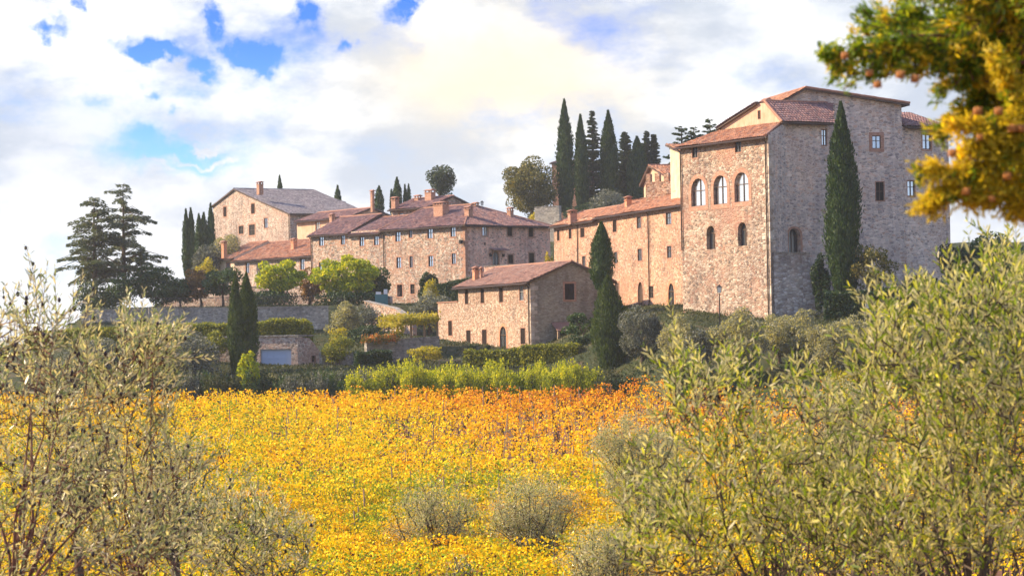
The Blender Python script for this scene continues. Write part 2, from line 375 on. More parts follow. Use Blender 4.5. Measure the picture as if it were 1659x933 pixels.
def bark(name, a, b):
    m, t, out = newmat(name); co = t.new('ShaderNodeTexCoord').outputs['Object']
    n = t.noise(t.vmath('MULTIPLY', co, (6, 6, 1.4)), 2, 5, .65)
    principled(t, out, t.mix(t.sstep(n, .35, .65), a, b), .95, n, .8, .03, .1); return m
M['bark'] = bark('tree_bark', (.05, .037, .028), (.13, .10, .075))
M['barkr'] = bark('reddish_olive_bark', (.10, .045, .035), (.24, .13, .09))
M['barkv'] = bark('vine_bark', (.07, .045, .03), (.14, .09, .06))

def leaf(name, cols, trans=.35, rough=.55, back=None, tcol=None, spec=.3, noise=None):
    """leaf tone differs leaf by leaf (random per island) and clump by clump"""
    m, t, out = newmat(name)
    g = t.new('ShaderNodeNewGeometry'); n = len(cols)
    pos = t.new('ShaderNodeTexCoord').outputs['Object']
    nb = t.noise(pos, noise or .9, 3, .6)
    f = t.math('ADD', t.math('MULTIPLY', g.outputs['Random Per Island'], .62), t.map(nb, .3, .7, -.05, .42), clamp=True)
    c = t.ramp(f, [(i / (n - 1), k) for i, k in enumerate(cols)])
    if back is not None: c = t.mix(g.outputs['Backfacing'], c, back)
    b = t.new('ShaderNodeBsdfPrincipled'); t.put(b.inputs['Base Color'], c)
    b.inputs['Roughness'].default_value = rough; b.inputs['Specular IOR Level'].default_value = spec
    tr = t.new('ShaderNodeBsdfTranslucent')
    t.put(tr.inputs[0], t.mix(1.0, c, tcol or (1.3, 1.25, .6), 'MULTIPLY'))
    mx = t.new('ShaderNodeMixShader'); mx.inputs[0].default_value = trans
    t.l.new(b.outputs[0], mx.inputs[1]); t.l.new(tr.outputs[0], mx.inputs[2]); t.l.new(mx.outputs[0], out.inputs[0])
    return m
L = {}
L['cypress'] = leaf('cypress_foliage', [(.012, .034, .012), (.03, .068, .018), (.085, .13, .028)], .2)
L['cypress_lit'] = leaf('sunlit_cypress_foliage', [(.02, .04, .012), (.05, .085, .018), (.11, .15, .03)], .25)  # lighter copy of the cypress foliage, sunlight put into the leaf colour
L['cedar'] = leaf('cedar_foliage', [(.045, .07, .045), (.09, .12, .065), (.22, .22, .11)], .3)
L['pine'] = leaf('pine_foliage', [(.022, .042, .02), (.045, .075, .03), (.10, .125, .04)], .2)
L['oak'] = leaf('oak_foliage', [(.04, .06, .02), (.13, .13, .035), (.38, .29, .07)], .35)
L['green'] = leaf('green_foliage', [(.02, .05, .018), (.045, .09, .025), (.09, .13, .035)], .3)
L['lime'] = leaf('lime_foliage', [(.07, .15, .012), (.28, .36, .012), (.66, .62, .02)], .5, tcol=(1.4, 1.2, .4))
L['orange'] = leaf('rusty_foliage', [(.10, .06, .03), (.22, .12, .04), (.36, .20, .05)], .35)
L['yellow'] = leaf('golden_foliage', [(.10, .13, .02), (.42, .36, .03), (.60, .46, .03)], .4)
L['hedge'] = leaf('hedge_foliage', [(.06, .085, .015), (.17, .19, .025), (.46, .42, .045)], .45)
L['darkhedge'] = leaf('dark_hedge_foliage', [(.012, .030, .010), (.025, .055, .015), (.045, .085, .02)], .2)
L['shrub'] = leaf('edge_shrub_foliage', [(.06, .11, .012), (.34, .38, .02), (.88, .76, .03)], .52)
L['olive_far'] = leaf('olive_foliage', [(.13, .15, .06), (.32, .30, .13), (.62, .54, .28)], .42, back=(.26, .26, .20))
L['olive_blue'] = leaf('shaded_olive_foliage', [(.05, .065, .05), (.09, .105, .08), (.16, .17, .12)], .25, back=(.18, .19, .16))  # darker, bluer copy of the olive foliage, shade put into the colour
L['olive'] = leaf('olive_leaves', [(.05, .095, .012), (.22, .30, .03), (.74, .66, .10)], .52, .42, back=(.52, .48, .28), spec=.45, noise=3)
L['olive_grey'] = leaf('grey_olive_leaves', [(.07, .10, .05), (.22, .27, .14), (.64, .60, .40)], .5, .3, back=(.50, .45, .33), spec=.45, noise=3)
L['branch'] = leaf('conifer_spray', [(.03, .08, .010), (.16, .26, .02), (.62, .56, .03)], .5, noise=7)
L['branch_y'] = leaf('golden_conifer_spray', [(.22, .22, .02), (.62, .48, .03), (.88, .60, .04)], .5, noise=7)
L['grass'] = leaf('bank_grass', [(.018, .032, .012), (.045, .06, .02), (.11, .105, .04)], .3)  # dark grass, darkened further: the bank's deep shade painted into the leaves
L['flower'] = leaf('orange_flowers', [(.04, .09, .02), (.07, .13, .02), (.50, .20, .03), (.65, .10, .02)], .3)

def vine_mat():
    t_brown = .93
    m, t, out = newmat('autumn_vine_leaves'); g = t.new('ShaderNodeNewGeometry')
    pos = g.outputs['Position']; sep = t.new('ShaderNodeSeparateXYZ'); t.l.new(pos, sep.inputs[0])
    oi = t.new('ShaderNodeObjectInfo')
    n1 = t.noise(t.vmath('MULTIPLY', pos, (.11, .06, .0)), 1, 4, .6); n2 = t.noise(pos, .55, 3, .6)
    # the far rows stand on drier ground and have turned further
    dry = t.math('MULTIPLY', t.sstep(sep.outputs[1], 155, 178), t.sstep(sep.outputs[0], -13, 0)); far = t.math('ADD', t.map(sep.outputs[1], 195, 235, -.06, .12), t.math('MULTIPLY', dry, .27))
    f = t.math('ADD', t.math('MULTIPLY', g.outputs['Random Per Island'], .36), t.math('ADD', t.map(n1, .3, .7, -.2, .14), t.map(n2, .3, .7, -.12, .18)))
    f = t.math('ADD', f, far, clamp=True)
    c = t.ramp(f, [(0, (.26, .36, .02)), (.08, (.87, .67, .006)), (.28, (.94, .575, .005)), (.46, (.90, .42, .006)), (.56, (.86, .34, .012)), (.68, (.60, .18, .015)), (.80, (.34, .10, .02)), (1, (.14, .055, .02))])
    rnd2 = t.math('FRACT', t.math('MULTIPLY', g.outputs['Random Per Island'], 37.7)); c = t.mix(t.sstep(rnd2, t_brown, t_brown + .03), c, (.16, .06, .02))  # random dark brown leaves, standing in for shaded leaves inside the vines
    b = t.new('ShaderNodeBsdfPrincipled'); t.put(b.inputs['Base Color'], c); b.inputs['Roughness'].default_value = .6
    b.inputs['Specular IOR Level'].default_value = .15
    tr = t.new('ShaderNodeBsdfTranslucent'); t.put(tr.inputs[0], c)
    mx = t.new('ShaderNodeMixShader'); mx.inputs[0].default_value = .3
    t.l.new(b.outputs[0], mx.inputs[1]); t.l.new(tr.outputs[0], mx.inputs[2]); t.l.new(mx.outputs[0], out.inputs[0]); return m
L['vine'] = vine_mat()

def ground_mat():
    m, t, out = newmat('ground_soil_and_grass'); g = t.new('ShaderNodeNewGeometry'); pos = g.outputs['Position']
    sep = t.new('ShaderNodeSeparateXYZ'); t.l.new(pos, sep.inputs[0])
    n = t.noise(pos, .35, 6, .65); n2 = t.noise(pos, 3, 4, .6)
    soil = t.mix(n2, (.24, .11, .06), (.11, .055, .035)); soil = t.mix(t.sstep(n, .5, .65), soil, (.20, .18, .05))
    grass = t.mix(n2, (.02, .034, .015), (.055, .065, .028)); grass = t.mix(t.sstep(n, .52, .7), grass, (.10, .08, .045))
    f = t.math('ADD', t.map(t.math('ADD', sep.outputs[1], t.map(sep.outputs[0], 4, 19, 0, 27)), 227, 236), t.map(n, .3, .7, -.3, .3), clamp=True)
    c = t.mix(f, soil, grass)
    principled(t, out, c, .95, n2, .8, .15, .1); return m
M['ground'] = ground_mat()

# ------------------------------------------------------------------ ground, hills
xs = np.concatenate([[-2500, -1500, -900, -500, -300, -200, -150, -120], np.arange(-100, 120.1, 1.6), [130, 150, 200, 300, 500, 900, 1500, 2500]])
ys = np.concatenate([[-600, -200, -60, -20, -8], np.arange(-2, 236, 2.0), np.arange(236, 330, 1.2), np.arange(330, 520, 3.0), [540, 580, 640, 700, 900, 1300, 2000, 3000]])
GX, GY = np.meshgrid(xs, ys); GZ = gz(GX, np.maximum(GY, 0))
rng = np.random.default_rng(3)
GZ = GZ + rng.normal(0, .06, GZ.shape) * (GY < 600) - .05
nx, ny = len(xs), len(ys); I = (np.arange(ny - 1)[:, None] * nx + np.arange(nx - 1)[None]).ravel()
ground = np_build('ground', np.stack([GX, GY, GZ], -1).reshape(-1, 3), np.stack([I, I + 1, I + nx + 1, I + nx], 1), 4, M['ground'], smooth=True)
ground['kind'] = 'structure'
m, t, out = newmat('distant_hill_woods'); co = t.new('ShaderNodeTexCoord').outputs['Object']
principled(t, out, t.mix(t.noise(co, .02, 6, .6), (.05, .09, .05), (.16, .17, .09)), .95); M['hill'] = m
hx = np.linspace(-900, 900, 120); hy = np.linspace(2300, 3000, 14)
HX, HY = np.meshgrid(hx, hy)
HZ = -35 + (np.sin((HY - 2300) / 700 * math.pi)) * (75 + 22 * np.sin(HX / 170 + 2) + 10 * np.sin(HX / 53) + 4 * np.sin(HX / 17))
I = (np.arange(13)[:, None] * 120 + np.arange(119)[None]).ravel()
hills = np_build('hills', np.stack([HX, HY, HZ], -1).reshape(-1, 3), np.stack([I, I + 1, I + 121, I + 120], 1), 4, M['hill'], smooth=True)
hills['kind'] = 'structure'

# ------------------------------------------------------------------ architecture helpers
UP = Vector((0, 0, 1))
ROOFS = []
def roof_hit(px, py, D):
    d = ray(px, py); best = None
    for q in ROOFS:
        for i in range(1, len(q) - 1):
            r = tri_hit(q[0], q[i], q[i + 1], d, Vector((0, 0, CZ)), True)
            if r is not None and r.y > 200 and (best is None or r.y < best): best = r.y
    return best if best is not None and abs(best - D) < 40 else D
class Fac:
    """a vertical wall plane: O on the plane, u runs left to right as seen, n faces outwards"""
    def __init__(s, O, u):
        s.O = Vector(O); s.u = Vector((u[0], u[1], 0)).normalized(); s.n = Vector((s.u.y, -s.u.x, 0))
    def hit(s, px, py):
        d = ray(px, py); o = Vector((0, 0, CZ)); t = (s.O - o).dot(s.n) / d.dot(s.n); p = o + d * t
        return (p - s.O).dot(s.u), p.z
    def pt(s, u, z, off=0): return Vector((s.O.x, s.O.y, 0)) + s.u * u + s.n * off + UP * z
    def side(s, u, flip=False):
        """plane at right angles that starts at distance u and runs back"""
        return Fac(s.pt(u, 0), -s.n)
def fac2(px0, py0, px1, py1, D1, near='r'):
    """facade through two pixels at the same height; the near one lies at depth D1"""
    if near == 'r': b = P(px1, py1, D1); a = Pz(px0, py0, b.z)
    else: a = P(px0, py0, D1); b = Pz(px1, py1, a.z)
    return Fac(a, b - a), (b - a).length, a.z
def arch_pts(u0, u1, z0, z1, n=8, pointed=False):
    w = (u1 - u0) / 2; c = (u0 + u1) / 2; zs = z1 - w * (1.35 if pointed else 1.0); pts = [(u0, z0), (u1, z0)]
    for k in range(n + 1):
        a = math.pi * k / n; x = c + w * math.cos(a); h = math.sin(a) * (z1 - zs)
        pts.append((x, zs + h))
    return pts
def offset(pts, d):
    n = len(pts); out = []
    area = sum(pts[i][0] * pts[(i + 1) % n][1] - pts[(i + 1) % n][0] * pts[i][1] for i in range(n)); s = 1 if area > 0 else -1
    for i in range(n):
        a, b, c = Vector(pts[i - 1]), Vector(pts[i]), Vector(pts[(i + 1) % n])
        e1 = (b - a).normalized(); e2 = (c - b).normalized()
        n1 = Vector((e1.y, -e1.x)) * s; n2 = Vector((e2.y, -e2.x)) * s
        m_ = (n1 + n2); l = m_.length; m_ = m_ / l if l > 1e-6 else n1
        out.append(tuple(b + m_ * d / max(.5, m_.dot(n1))))
    return out
class Building:
    def __init__(s, name, label, cat, base, wallmat, group=None):
        s.root = thing(name, label, cat, base, group); s.w = MB(); s.mats = list(wallmat) if isinstance(wallmat, (list, tuple)) else [wallmat]
        s.base = base
    def wall(s, f, outline, openings=(), m=0, depth=.15):
        """outline in (u,z); openings: dicts with pts in (u,z)"""
        loops = [[Vector((u, z, 0)) for u, z in outline]] + [[Vector((u, z, 0)) for u, z in o['pts']] for o in openings]
        flat = [p for lp in loops for p in lp]
        for tri in tessellate_polygon(loops):
            q = [f.pt(flat[i].x, flat[i].y) for i in tri]
            nn = (q[1] - q[0]).cross(q[2] - q[0])
            if nn.dot(f.n) < 0: q = q[::-1]
            s.w.poly(q, m)
        for o in openings:
            p = o['pts']; dd = o.get('depth', depth)
            for i in range(len(p)):
                a, b = p[i], p[(i + 1) % len(p)]
                s.w.poly([f.pt(*a), f.pt(*b), f.pt(*b, -dd), f.pt(*a, -dd)], m)
            s.opening(f, o)
    def opening(s, f, o):
        kind, p = o['kind'], o['pts']; dd = o.get('depth', .15) - .02; nm = 'door' if kind in ('door', 'garage') else 'window'
        sw = o.get('sur', .16); us = [q[0] for q in p]; zs = [q[1] for q in p]; u0, u1, z0, z1 = min(us), max(us), min(zs), max(zs)
        b = MB()
        if sw > 0:
            q = offset(p, sw); n = len(p); pr = .025
            for i in range(n):
                j = (i + 1) % n
                b.poly([f.pt(*p[i], pr), f.pt(*p[j], pr), f.pt(*q[j], pr), f.pt(*q[i], pr)])
                b.poly([f.pt(*q[i], pr), f.pt(*q[j], pr), f.pt(*q[j], -.01), f.pt(*q[i], -.01)])
                b.poly([f.pt(*p[i], pr), f.pt(*p[j], pr), f.pt(*p[j], -.05), f.pt(*p[i], -.05)])
        else:
            b.box(f.pt((u0 + u1) / 2, z0 - .05, .02), f.u, f.n, UP, (u1 - u0) / 2 + .06, .08, .045)
        w = b.build(nm, o.get('smat', M['brick']), s.root)
        # backing; in dark and shuttered windows a near-black sheet for the unlit room
        back = MB(); back.poly([f.pt(a, c, -dd) for a, c in p])
        fr = MB()
        def bar(ua, ub, za, zb, off=0, th=.025): fr.box(f.pt((ua + ub) / 2, (za + zb) / 2, -dd + .035 + off), f.u, f.n, UP, (ub - ua) / 2, th, (zb - za) / 2)
        if kind == 'win' or kind == 'arch' or kind == 'gdark':
            back.build('pane', o.get('glass', M['glass']), w)
            t_ = .06; zt = z1 - (u1 - u0) / 2 if o.get('arched') else z1
            bar(u0, u0 + t_, z0, zt); bar(u1 - t_, u1, z0, zt); bar(u0 + t_, u1 - t_, z0, z0 + t_)
            c = (u0 + u1) / 2; bar(c - .035, c + .035, z0 + t_, z1 - .03, .005)
            if not o.get('arched'): bar(u0 + t_, u1 - t_, z1 - t_, z1)
            bar(u0 + t_, u1 - t_, zt - (.03 if o.get('arched') else (z1 - z0) * .42), zt + .05 - (0 if o.get('arched') else (z1 - z0) * .42), .01)
            fr.build('frame', o.get('fmat', M['frame']), w)
        elif kind == 'shut':
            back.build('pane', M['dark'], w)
            c = (u0 + u1) / 2
            for a, b_ in ((u0 + .01, c - .01), (c + .01, u1 - .01)):
                fr.box(f.pt((a + b_) / 2, (z0 + z1) / 2, -.075), f.u, f.n, UP, (b_ - a) / 2, .025, (z1 - z0) / 2 - .01)
                k = max(3, int((z1 - z0) / .16))
                for i in range(k): fr.box(f.pt((a + b_) / 2, z0 + (i + .5) * (z1 - z0) / k, -.05), f.u, f.n, UP, (b_ - a) / 2 * .82, .012, .03)
            fr.build('shutter', o.get('fmat', M['shutter']), w)
        elif kind == 'dark':
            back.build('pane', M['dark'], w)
            c = (u0 + u1) / 2; bar(c - .03, c + .03, z0 + .02, z1 - .05); bar(u0, u1, (z0 + z1) / 2 - .03, (z0 + z1) / 2 + .03, .01)
            fr.build('frame', M['frame'], w)
        elif kind in ('door', 'garage'):
            back.build('door_leaf', o.get('fmat', M['woodd']), w)
            k = 5 if kind == 'garage' else 3
            for i in range(1, k): bar(u0 + (u1 - u0) * i / k - .02, u0 + (u1 - u0) * i / k + .02, z0, z1 - .25, -.01, .015)
            if kind == 'garage': bar(u0, u1, z0 + .1, z0 + .2, -.01, .02); bar(u0, u1, (z0 + z1) / 2, (z0 + z1) / 2 + .08, -.01, .02)
            fr.build('door_frame', o.get('fmat', M['frame']), w)
    def px_open(s, f, x0, y0, x1, y1, kind='win', arched=False, pointed=False, **k):
        yc = (y0 + y1) / 2; xc = (x0 + x1) / 2
        u0 = f.hit(x0, yc)[0]; u1 = f.hit(x1, yc)[0]; zt = f.hit(xc, y0)[1]; zb = f.hit(xc, y1)[1]
        pts = arch_pts(u0, u1, zb, zt, pointed=pointed) if arched else [(u0, zb), (u1, zb), (u1, zt), (u0, zt)]
        return dict(pts=pts, kind=kind, arched=arched, **k)
    def quoins(s, f, g, u, z0, z1, mat, hh=.42, a=.75, b_=.42):
        """alternating dressed corner stones where facade f (at u) meets the side wall g (at 0)"""
        k = MB(); rq = np.random.default_rng(int(z0 * 10)); z = z0; i = 0
        while z < z1:
            h_ = hh * rq.uniform(.8, 1.15); l1, l2 = (a, b_) if i % 2 else (b_, a); l1 *= rq.uniform(.85, 1.15); l2 *= rq.uniform(.85, 1.15); pr = .025
            c0 = f.pt(u, 0, 0); pts = [c0 + f.n * pr + g.n * pr, c0 + f.n * pr - f.u * l1, c0 - f.u * l1 - f.n * .05, c0 - f.n * .05 - g.n * .05, c0 - g.n * .05 + g.u * l2, c0 + g.n * pr + g.u * l2]
            zt_ = min(z + h_ - .03, z1); k.prism([p + UP * z for p in pts], [p + UP * zt_ for p in pts]); z += h_; i += 1
        return k.build('corner_stones', mat, s.root)
    def done(s): return s.w.build('wall', s.mats, s.root)
    # -------- roof made of real half-round tile courses
    def roof(s, polys, mat, caps=(), th=.16, name='roof'):
        V = []; Q = []; UVs = []; nv = 0; slab = MB(); rg = np.random.default_rng(len(polys) * 7 + int(abs(polys[0][0][0]) * 10))
        for poly in polys:
            poly = [Vector(p) for p in poly]; a, b = poly[0], poly[1]; ux = (b - a).normalized()
            nn = None
            for c in poly[2:]:
                nn = ux.cross(c - a)
                if nn.length > .1: break
            nn.normalize()
            if nn.z < 0: nn = -nn
            vy = nn.cross(ux); 
            if vy.z < 0: vy = -vy
            P2 = np.array([((p - a).dot(ux), (p - a).dot(vy)) for p in poly])
            pu, pv = .3, .42; su = pu / 6
            umin, umax = P2[:, 0].min(), P2[:, 0].max(); vmin, vmax = P2[:, 1].min(), P2[:, 1].max()
            us = np.arange(umin, umax + su, su); rows = int((vmax - vmin) / pv) + 1
            vs = []; hs = []
            for r_ in range(rows): vs += [vmin + r_ * pv + .001, vmin + (r_ + 1) * pv]; hs += [.05, .0]
            vs = np.array(vs); hs = np.array(hs); U, W = np.meshgrid(us, vs)
            U = U + rg.normal(0, .012, U.shape); H = hs[:, None] + .085 * np.abs(np.sin(math.pi * U / pu)) + .03 * np.sin(U * .7 + W * .5) + rg.normal(0, .012, U.shape)
            X = a.x + U * ux.x + W * vy.x + H * nn.x; Y = a.y + U * ux.y + W * vy.y + H * nn.y; Z = a.z + U * ux.z + W * vy.z + H * nn.z
            nU, nW = len(us), len(vs); ii = (np.arange(nW - 1)[:, None] * nU + np.arange(nU - 1)[None]).ravel()
            cu = (U[:-1, :-1] + U[1:, 1:]).ravel() / 2; cv = (W[:-1, :-1] + W[1:, 1:]).ravel() / 2
            ins = np.zeros(len(cu), bool); n = len(P2)
            for i in range(n):
                x1, y1 = P2[i]; x2, y2 = P2[(i + 1) % n]
                cond = ((y1 > cv) != (y2 > cv)); xi = (x2 - x1) * (cv - y1) / ((y2 - y1) if abs(y2 - y1) > 1e-9 else 1e-9) + x1
                ins ^= cond & (cu < xi)
            ii = ii[ins]; q = np.stack([ii, ii + 1, ii + nU + 1, ii + nU], 1) + nv
            V.append(np.stack([X.ravel(), Y.ravel(), Z.ravel()], 1)); Q.append(q)
            uvp = np.stack([U.ravel(), W.ravel()], 1); UVs.append(uvp[(q - nv).ravel()]); nv += U.size
            dn = Vector((0, 0, -th)); slab.prism([p + dn for p in poly], [p - nn * .01 for p in poly])
        ROOFS.extend([[Vector(p) for p in q] for q in polys])
        o = np_build(name, np.concatenate(V), np.concatenate(Q), 4, mat, s.root, uv=np.concatenate(UVs))
        slab.build('roof_edge', M['frame'], o)
        if caps:
            c = MB()
            for p0, p1 in caps:
                p0, p1 = Vector(p0), Vector(p1); k = max(2, int((p1 - p0).length / .4)); 
                for i in range(k):
                    q0 = p0.lerp(p1, i / k) + UP * (.05 + rg.normal(0, .01)); q1 = p0.lerp(p1, (i + 1.1) / k) + UP * (.07)
                    c.tube([q0, q1], [.13, .105], 6)
            c.build('ridge_tile', M['terra'] if mat is not M['tile_grey'] else mat, o)
        return o
    def gable_roof(s, f, u0, u1, ze, depth, rise, mat, ov=.45, back=True, zr=None, capl=True):
        """ridge runs along the facade"""
        A = f.pt(u0 - ov * .5, ze - ov * rise / depth, ov); B = f.pt(u1 + ov * .5, ze - ov * rise / depth, ov)
        C = f.pt(u1 + ov * .5, ze + rise, -depth); D = f.pt(u0 - ov * .5, ze + rise, -depth)
        polys = [[A, B, C, D]]
        if back:
            E = f.pt(u0 - ov * .5, ze - .2, -2 * depth - ov); G = f.pt(u1 + ov * .5, ze - .2, -2 * depth - ov); polys.append([G, E, D, C])
        o = s.roof(polys, mat, [(D, C)]); s.gutter(f, u0 - .2, u1 + .2, ze - ov * rise / depth - .1, ov + .08); return o
    def gutter(s, f, u0, u1, z, off):
        g = MB(); g.tube([f.pt(u0, z, off), f.pt(u1, z, off)], .07, 6); g.build('gutter', M['pipe'], s.root)
    def pipe(s, f, u, z1, z0, off=.12, top_off=.45):
        g = MB(); g.tube([f.pt(u, z1, top_off), f.pt(u + .05, z1 - .35, off), f.pt(u + .05, z0, off)], .06, 6); g.build('downpipe', M['pipe'], s.root)
    def chimney(s, f, px, ytop, ybot, wpx, D, mat=None, wide=1.0, cap='tile', ex=.9):
        D = roof_hit(px, ybot, D) + wpx * D / F * .45; c = P(px, ytop, D); sc_ = F / D; w = wpx / sc_ / 2; zt = c.z; zb = P(px, ybot, D).z - ex; mat = mat or M['brick']
        b = MB(); hz = (zt - .32 - zb) / 2; hw = w * .85; hd = w * .7 * wide if wide <= 1 else w * .5
        b.box((c.x, D, zb + hz), f.u, f.n, UP, hw, hd, hz)
        b.box((c.x, D, zt - .36), f.u, f.n, UP, hw + .07, hd + .07, .045)
        ch = b.build('chimney', mat, s.root)
        k = MB()
        nl = 2 if w < .9 else 4
        for i in range(nl):
            for j in (-1, 1):
                uu = (-1 + 2 * i / (nl - 1)) * (hw - .09)
                k.box(Vector((c.x, D, zt - .2)) + f.u * uu + f.n * j * (hd - .08), f.u, f.n, UP, .07, .07, .115)
        q = Vector((c.x, D, zt - .085)); e1, e2 = hw + .12, hd + .12
        base = [q + f.u * a * e1 + f.n * b_ * e2 for a, b_ in ((-1, -1), (1, -1), (1, 1), (-1, 1))]
        k.prism(base, [p + UP * .04 for p in base]); r0, r1 = q - f.u * e1 + UP * .2, q + f.u * e1 + UP * .2
        bt = [p + UP * .042 for p in base]
        k.poly([bt[0], bt[1], r1, r0]); k.poly([bt[2], bt[3], r0, r1]); k.poly([bt[1], bt[2], r1]); k.poly([bt[3], bt[0], r0])
        k.build('chimney_cap', M['terra'], ch); return ch
def plan_wall(f, u0, u1, z0, z1): return [(u0, z0), (u1, z0), (u1, z1), (u0, z1)]
#BUILDINGS
def close_body(b, f, u0, u1, z0, ze, depth, rise, left=True, back=True, right=None, m=0):
    """end walls and back wall of a house whose ridge runs along its facade; depth = half the width"""
    if left:
        g = Fac(f.pt(u0, 0, -2 * depth), f.n)
        b.wall(g, [(0, z0), (2 * depth, z0), (2 * depth, ze), (depth, ze + rise), (0, ze)], m=m)
    if back: b.wall(Fac(f.pt(u1, 0, -2 * depth), -f.u), plan_wall(f, 0, u1 - u0, z0, ze), m=m)
    if right is not None:
        b.wall(f.side(u1), [(0, z0), (2 * depth, z0), (2 * depth, ze), (depth, ze + rise), (0, ze)], right, m=m)

# ---- long row house with hipped end
f, Lr, ze = fac2(503, 380, 753, 362.5, 335); ROWF = f
s_ = f.side(Lr); W = s_.hit(891, 363)[0]; z0 = 16.5
b = Building('row_house', 'long three storey rubble house with a pinkish right side and brown hipped roof', 'house', f.pt(Lr, z0), [M['row'], M['row_pink']])
ops = [b.px_open(f, *r, **k) for r, k in [
 ((640.6, 375.8, 649, 391.5), {}), ((662.5, 373, 668, 385.6), {}), ((692.5, 370.8, 701, 386.6), {}), ((730, 367.7, 738, 383.8), {}),
 ((642.5, 416.8, 650, 434.5), {}), ((663.7, 415, 669, 433.8), {}), ((694.3, 414.4, 702, 432), {}), ((732, 410.4, 738.7, 428), {}),
 ((643.6, 461, 652, 480.5), dict(kind='door', depth=.45)), ((665, 460.4, 672, 476), dict(kind='dark')),
 ((517, 382.5, 524.6, 398.6), {}), ((552.5, 381, 559, 396.5), {}), ((582.5, 384, 590, 399), {}), ((606, 382.6, 613.5, 397.4), {}),
 ((517, 425, 524, 441), {}), ((552.5, 424, 559, 440), {})]]
b.wall(f, plan_wall(f, 0, Lr, z0, ze), ops)
ops = [b.px_open(s_, *r, **k) for r, k in [
 ((781.6, 366.5, 789.9, 382), dict(fmat=M['framew'])), ((822, 367, 830, 382.6), dict(kind='shut')), ((856.4, 367.5, 864, 383.8), dict(kind='shut')),
 ((798, 408.5, 808, 429.5), dict(kind='gdark', arched=True, glass=M['glassd'])), ((823.4, 412.6, 831.6, 426.7), dict(kind='shut')), ((857, 409.7, 865.8, 428.6), dict(kind='shut')),
 ((784, 393, 787, 397), dict(kind='dark', sur=.03))]]
b.wall(s_, plan_wall(s_, 0, W, z0, ze), ops, m=1)
uB = f.hit(621, 374)[0]; uA2 = f.hit(567, 378)[0]; rb = W / 2 * .40; ov = .5; e = ov * .4
K1, K2 = f.pt(Lr + ov, ze - e, ov), f.pt(Lr + ov, ze - e, -W - ov); ap = f.pt(Lr - W / 2, ze + rb, -W / 2); rl = f.pt(uB - .4, ze + rb, -W / 2)
b.roof([[f.pt(uB - .4, ze - e, ov), K1, ap, rl], [K1, K2, ap], [K2, f.pt(uB - .4, ze - e, -W - ov), rl, ap]], M['tile'], [(K1, ap), (K2, ap), (rl, ap), (f.pt(uB - .4, ze - e + .1, ov), rl)])
b.gable_roof(f, uA2, uB - .45, ze - .3, 5.2, 2.2, M['tile']); b.gable_roof(f, 0, uA2 - .1, ze - .05, 5.2, 2.4, M['tile'])
b.gutter(f, uB, Lr + .3, ze - .3, ov + .07); b.gutter(s_, -.3, W + .3, ze - .3, ov + .07)
b.wall(Fac(f.pt(0, 0, -10.4), f.n), [(0, z0), (10.4, z0), (10.4, ze - .1), (5.2, ze + 2.2), (0, ze - .1)])
b.wall(Fac(f.pt(uB, 0, -W), f.n), [(0, z0), (W, z0), (W, ze - .1), (W / 2, ze + rb - .1), (0, ze - .1)])
b.wall(Fac(f.pt(Lr, 0, -W), -f.u), plan_wall(f, 0, Lr, z0, ze - .1))
b.quoins(f, s_, Lr, z0, ze - .3, M['brick']); b.pipe(f, f.hit(504.5, 390)[0], ze - .3, z0, top_off=.5); b.pipe(f, f.hit(622, 390)[0], ze - .3, z0, top_off=.5)
for a in [(714.5, 328, 352, 27, 338.5, 1.5), (759, 335, 352, 13, 337, 1), (826.5, 337, 352, 10, 343, 1), (582.5, 349, 368, 9.5, 347, 1), (770.5, 329, 336, 10, 351, 1)]:
    b.chimney(f, *a[:5], wide=a[5])
cp = MB(); ua, ub = s_.hit(793, 403)[0], s_.hit(818, 403)[0]; zc_ = s_.hit(805, 403)[1]
cp.prism([s_.pt(ua, zc_, 0), s_.pt(ub, zc_, 0), s_.pt(ub, zc_ - .25, .9), s_.pt(ua, zc_ - .25, .9)], [s_.pt(ua, zc_ + .1, 0), s_.pt(ub, zc_ + .1, 0), s_.pt(ub, zc_ - .13, .9), s_.pt(ua, zc_ - .13, .9)])
cp.build('canopy', M['tile'], b.root)
for pxl in (793, 813.5):
    k = MB(); uu, zz = s_.hit(pxl, 414); k.box(s_.pt(uu, zz, .25), s_.u, s_.n, UP, .1, .1, .18, taper=1.3); k.tube([s_.pt(uu, zz + .25, .0), s_.pt(uu, zz + .25, .25)], .025, 5); k.build('wall_lantern', M['iron'], b.root)
k = MB(); uu, zz = f.hit(752, 392); k.box(f.pt(uu - .2, zz, .35), f.u, f.n, UP, .15, .15, .26, taper=1.3); k.tube([f.pt(uu - .2, zz + .4, 0), f.pt(uu - .2, zz + .4, .35)], .03, 5); k.build('wall_lantern', M['iron'], b.root)
b.done()

# ---- upper house behind the row
fu = Fac(P(697, 334, 352), f.u); su_ = fu.side(0); Wu = su_.hit(770, 336)[0]; zu = fu.O.z; apx, azz = su_.hit(732, 319)
u0 = fu.hit(634, 340)[0]; b = Building('upper_house', 'low stone house whose gable and tiled roof rise behind the long row house', 'house', fu.pt(0, 20), M['row'])
ops = [b.px_open(fu, 646.5, 345.5, 653, 353.5), b.px_open(fu, 669, 343.5, 676.5, 351.5)]
b.wall(fu, plan_wall(fu, u0, 0, 20, zu), ops); close_body(b, fu, u0, 0, 20, zu, Wu / 2, azz - zu, right=[])
b.gable_roof(fu, u0, 0, zu, Wu / 2, azz - zu + .1, M['tile'])
b.chimney(fu, 696.7, 308, 326, 19, 356, wide=1.3); b.chimney(fu, 640, 320, 332, 12, 357); b.chimney(fu, 603, 309, 333, 6, 360); b.chimney(fu, 677, 317, 326, 11, 359)
b.done()

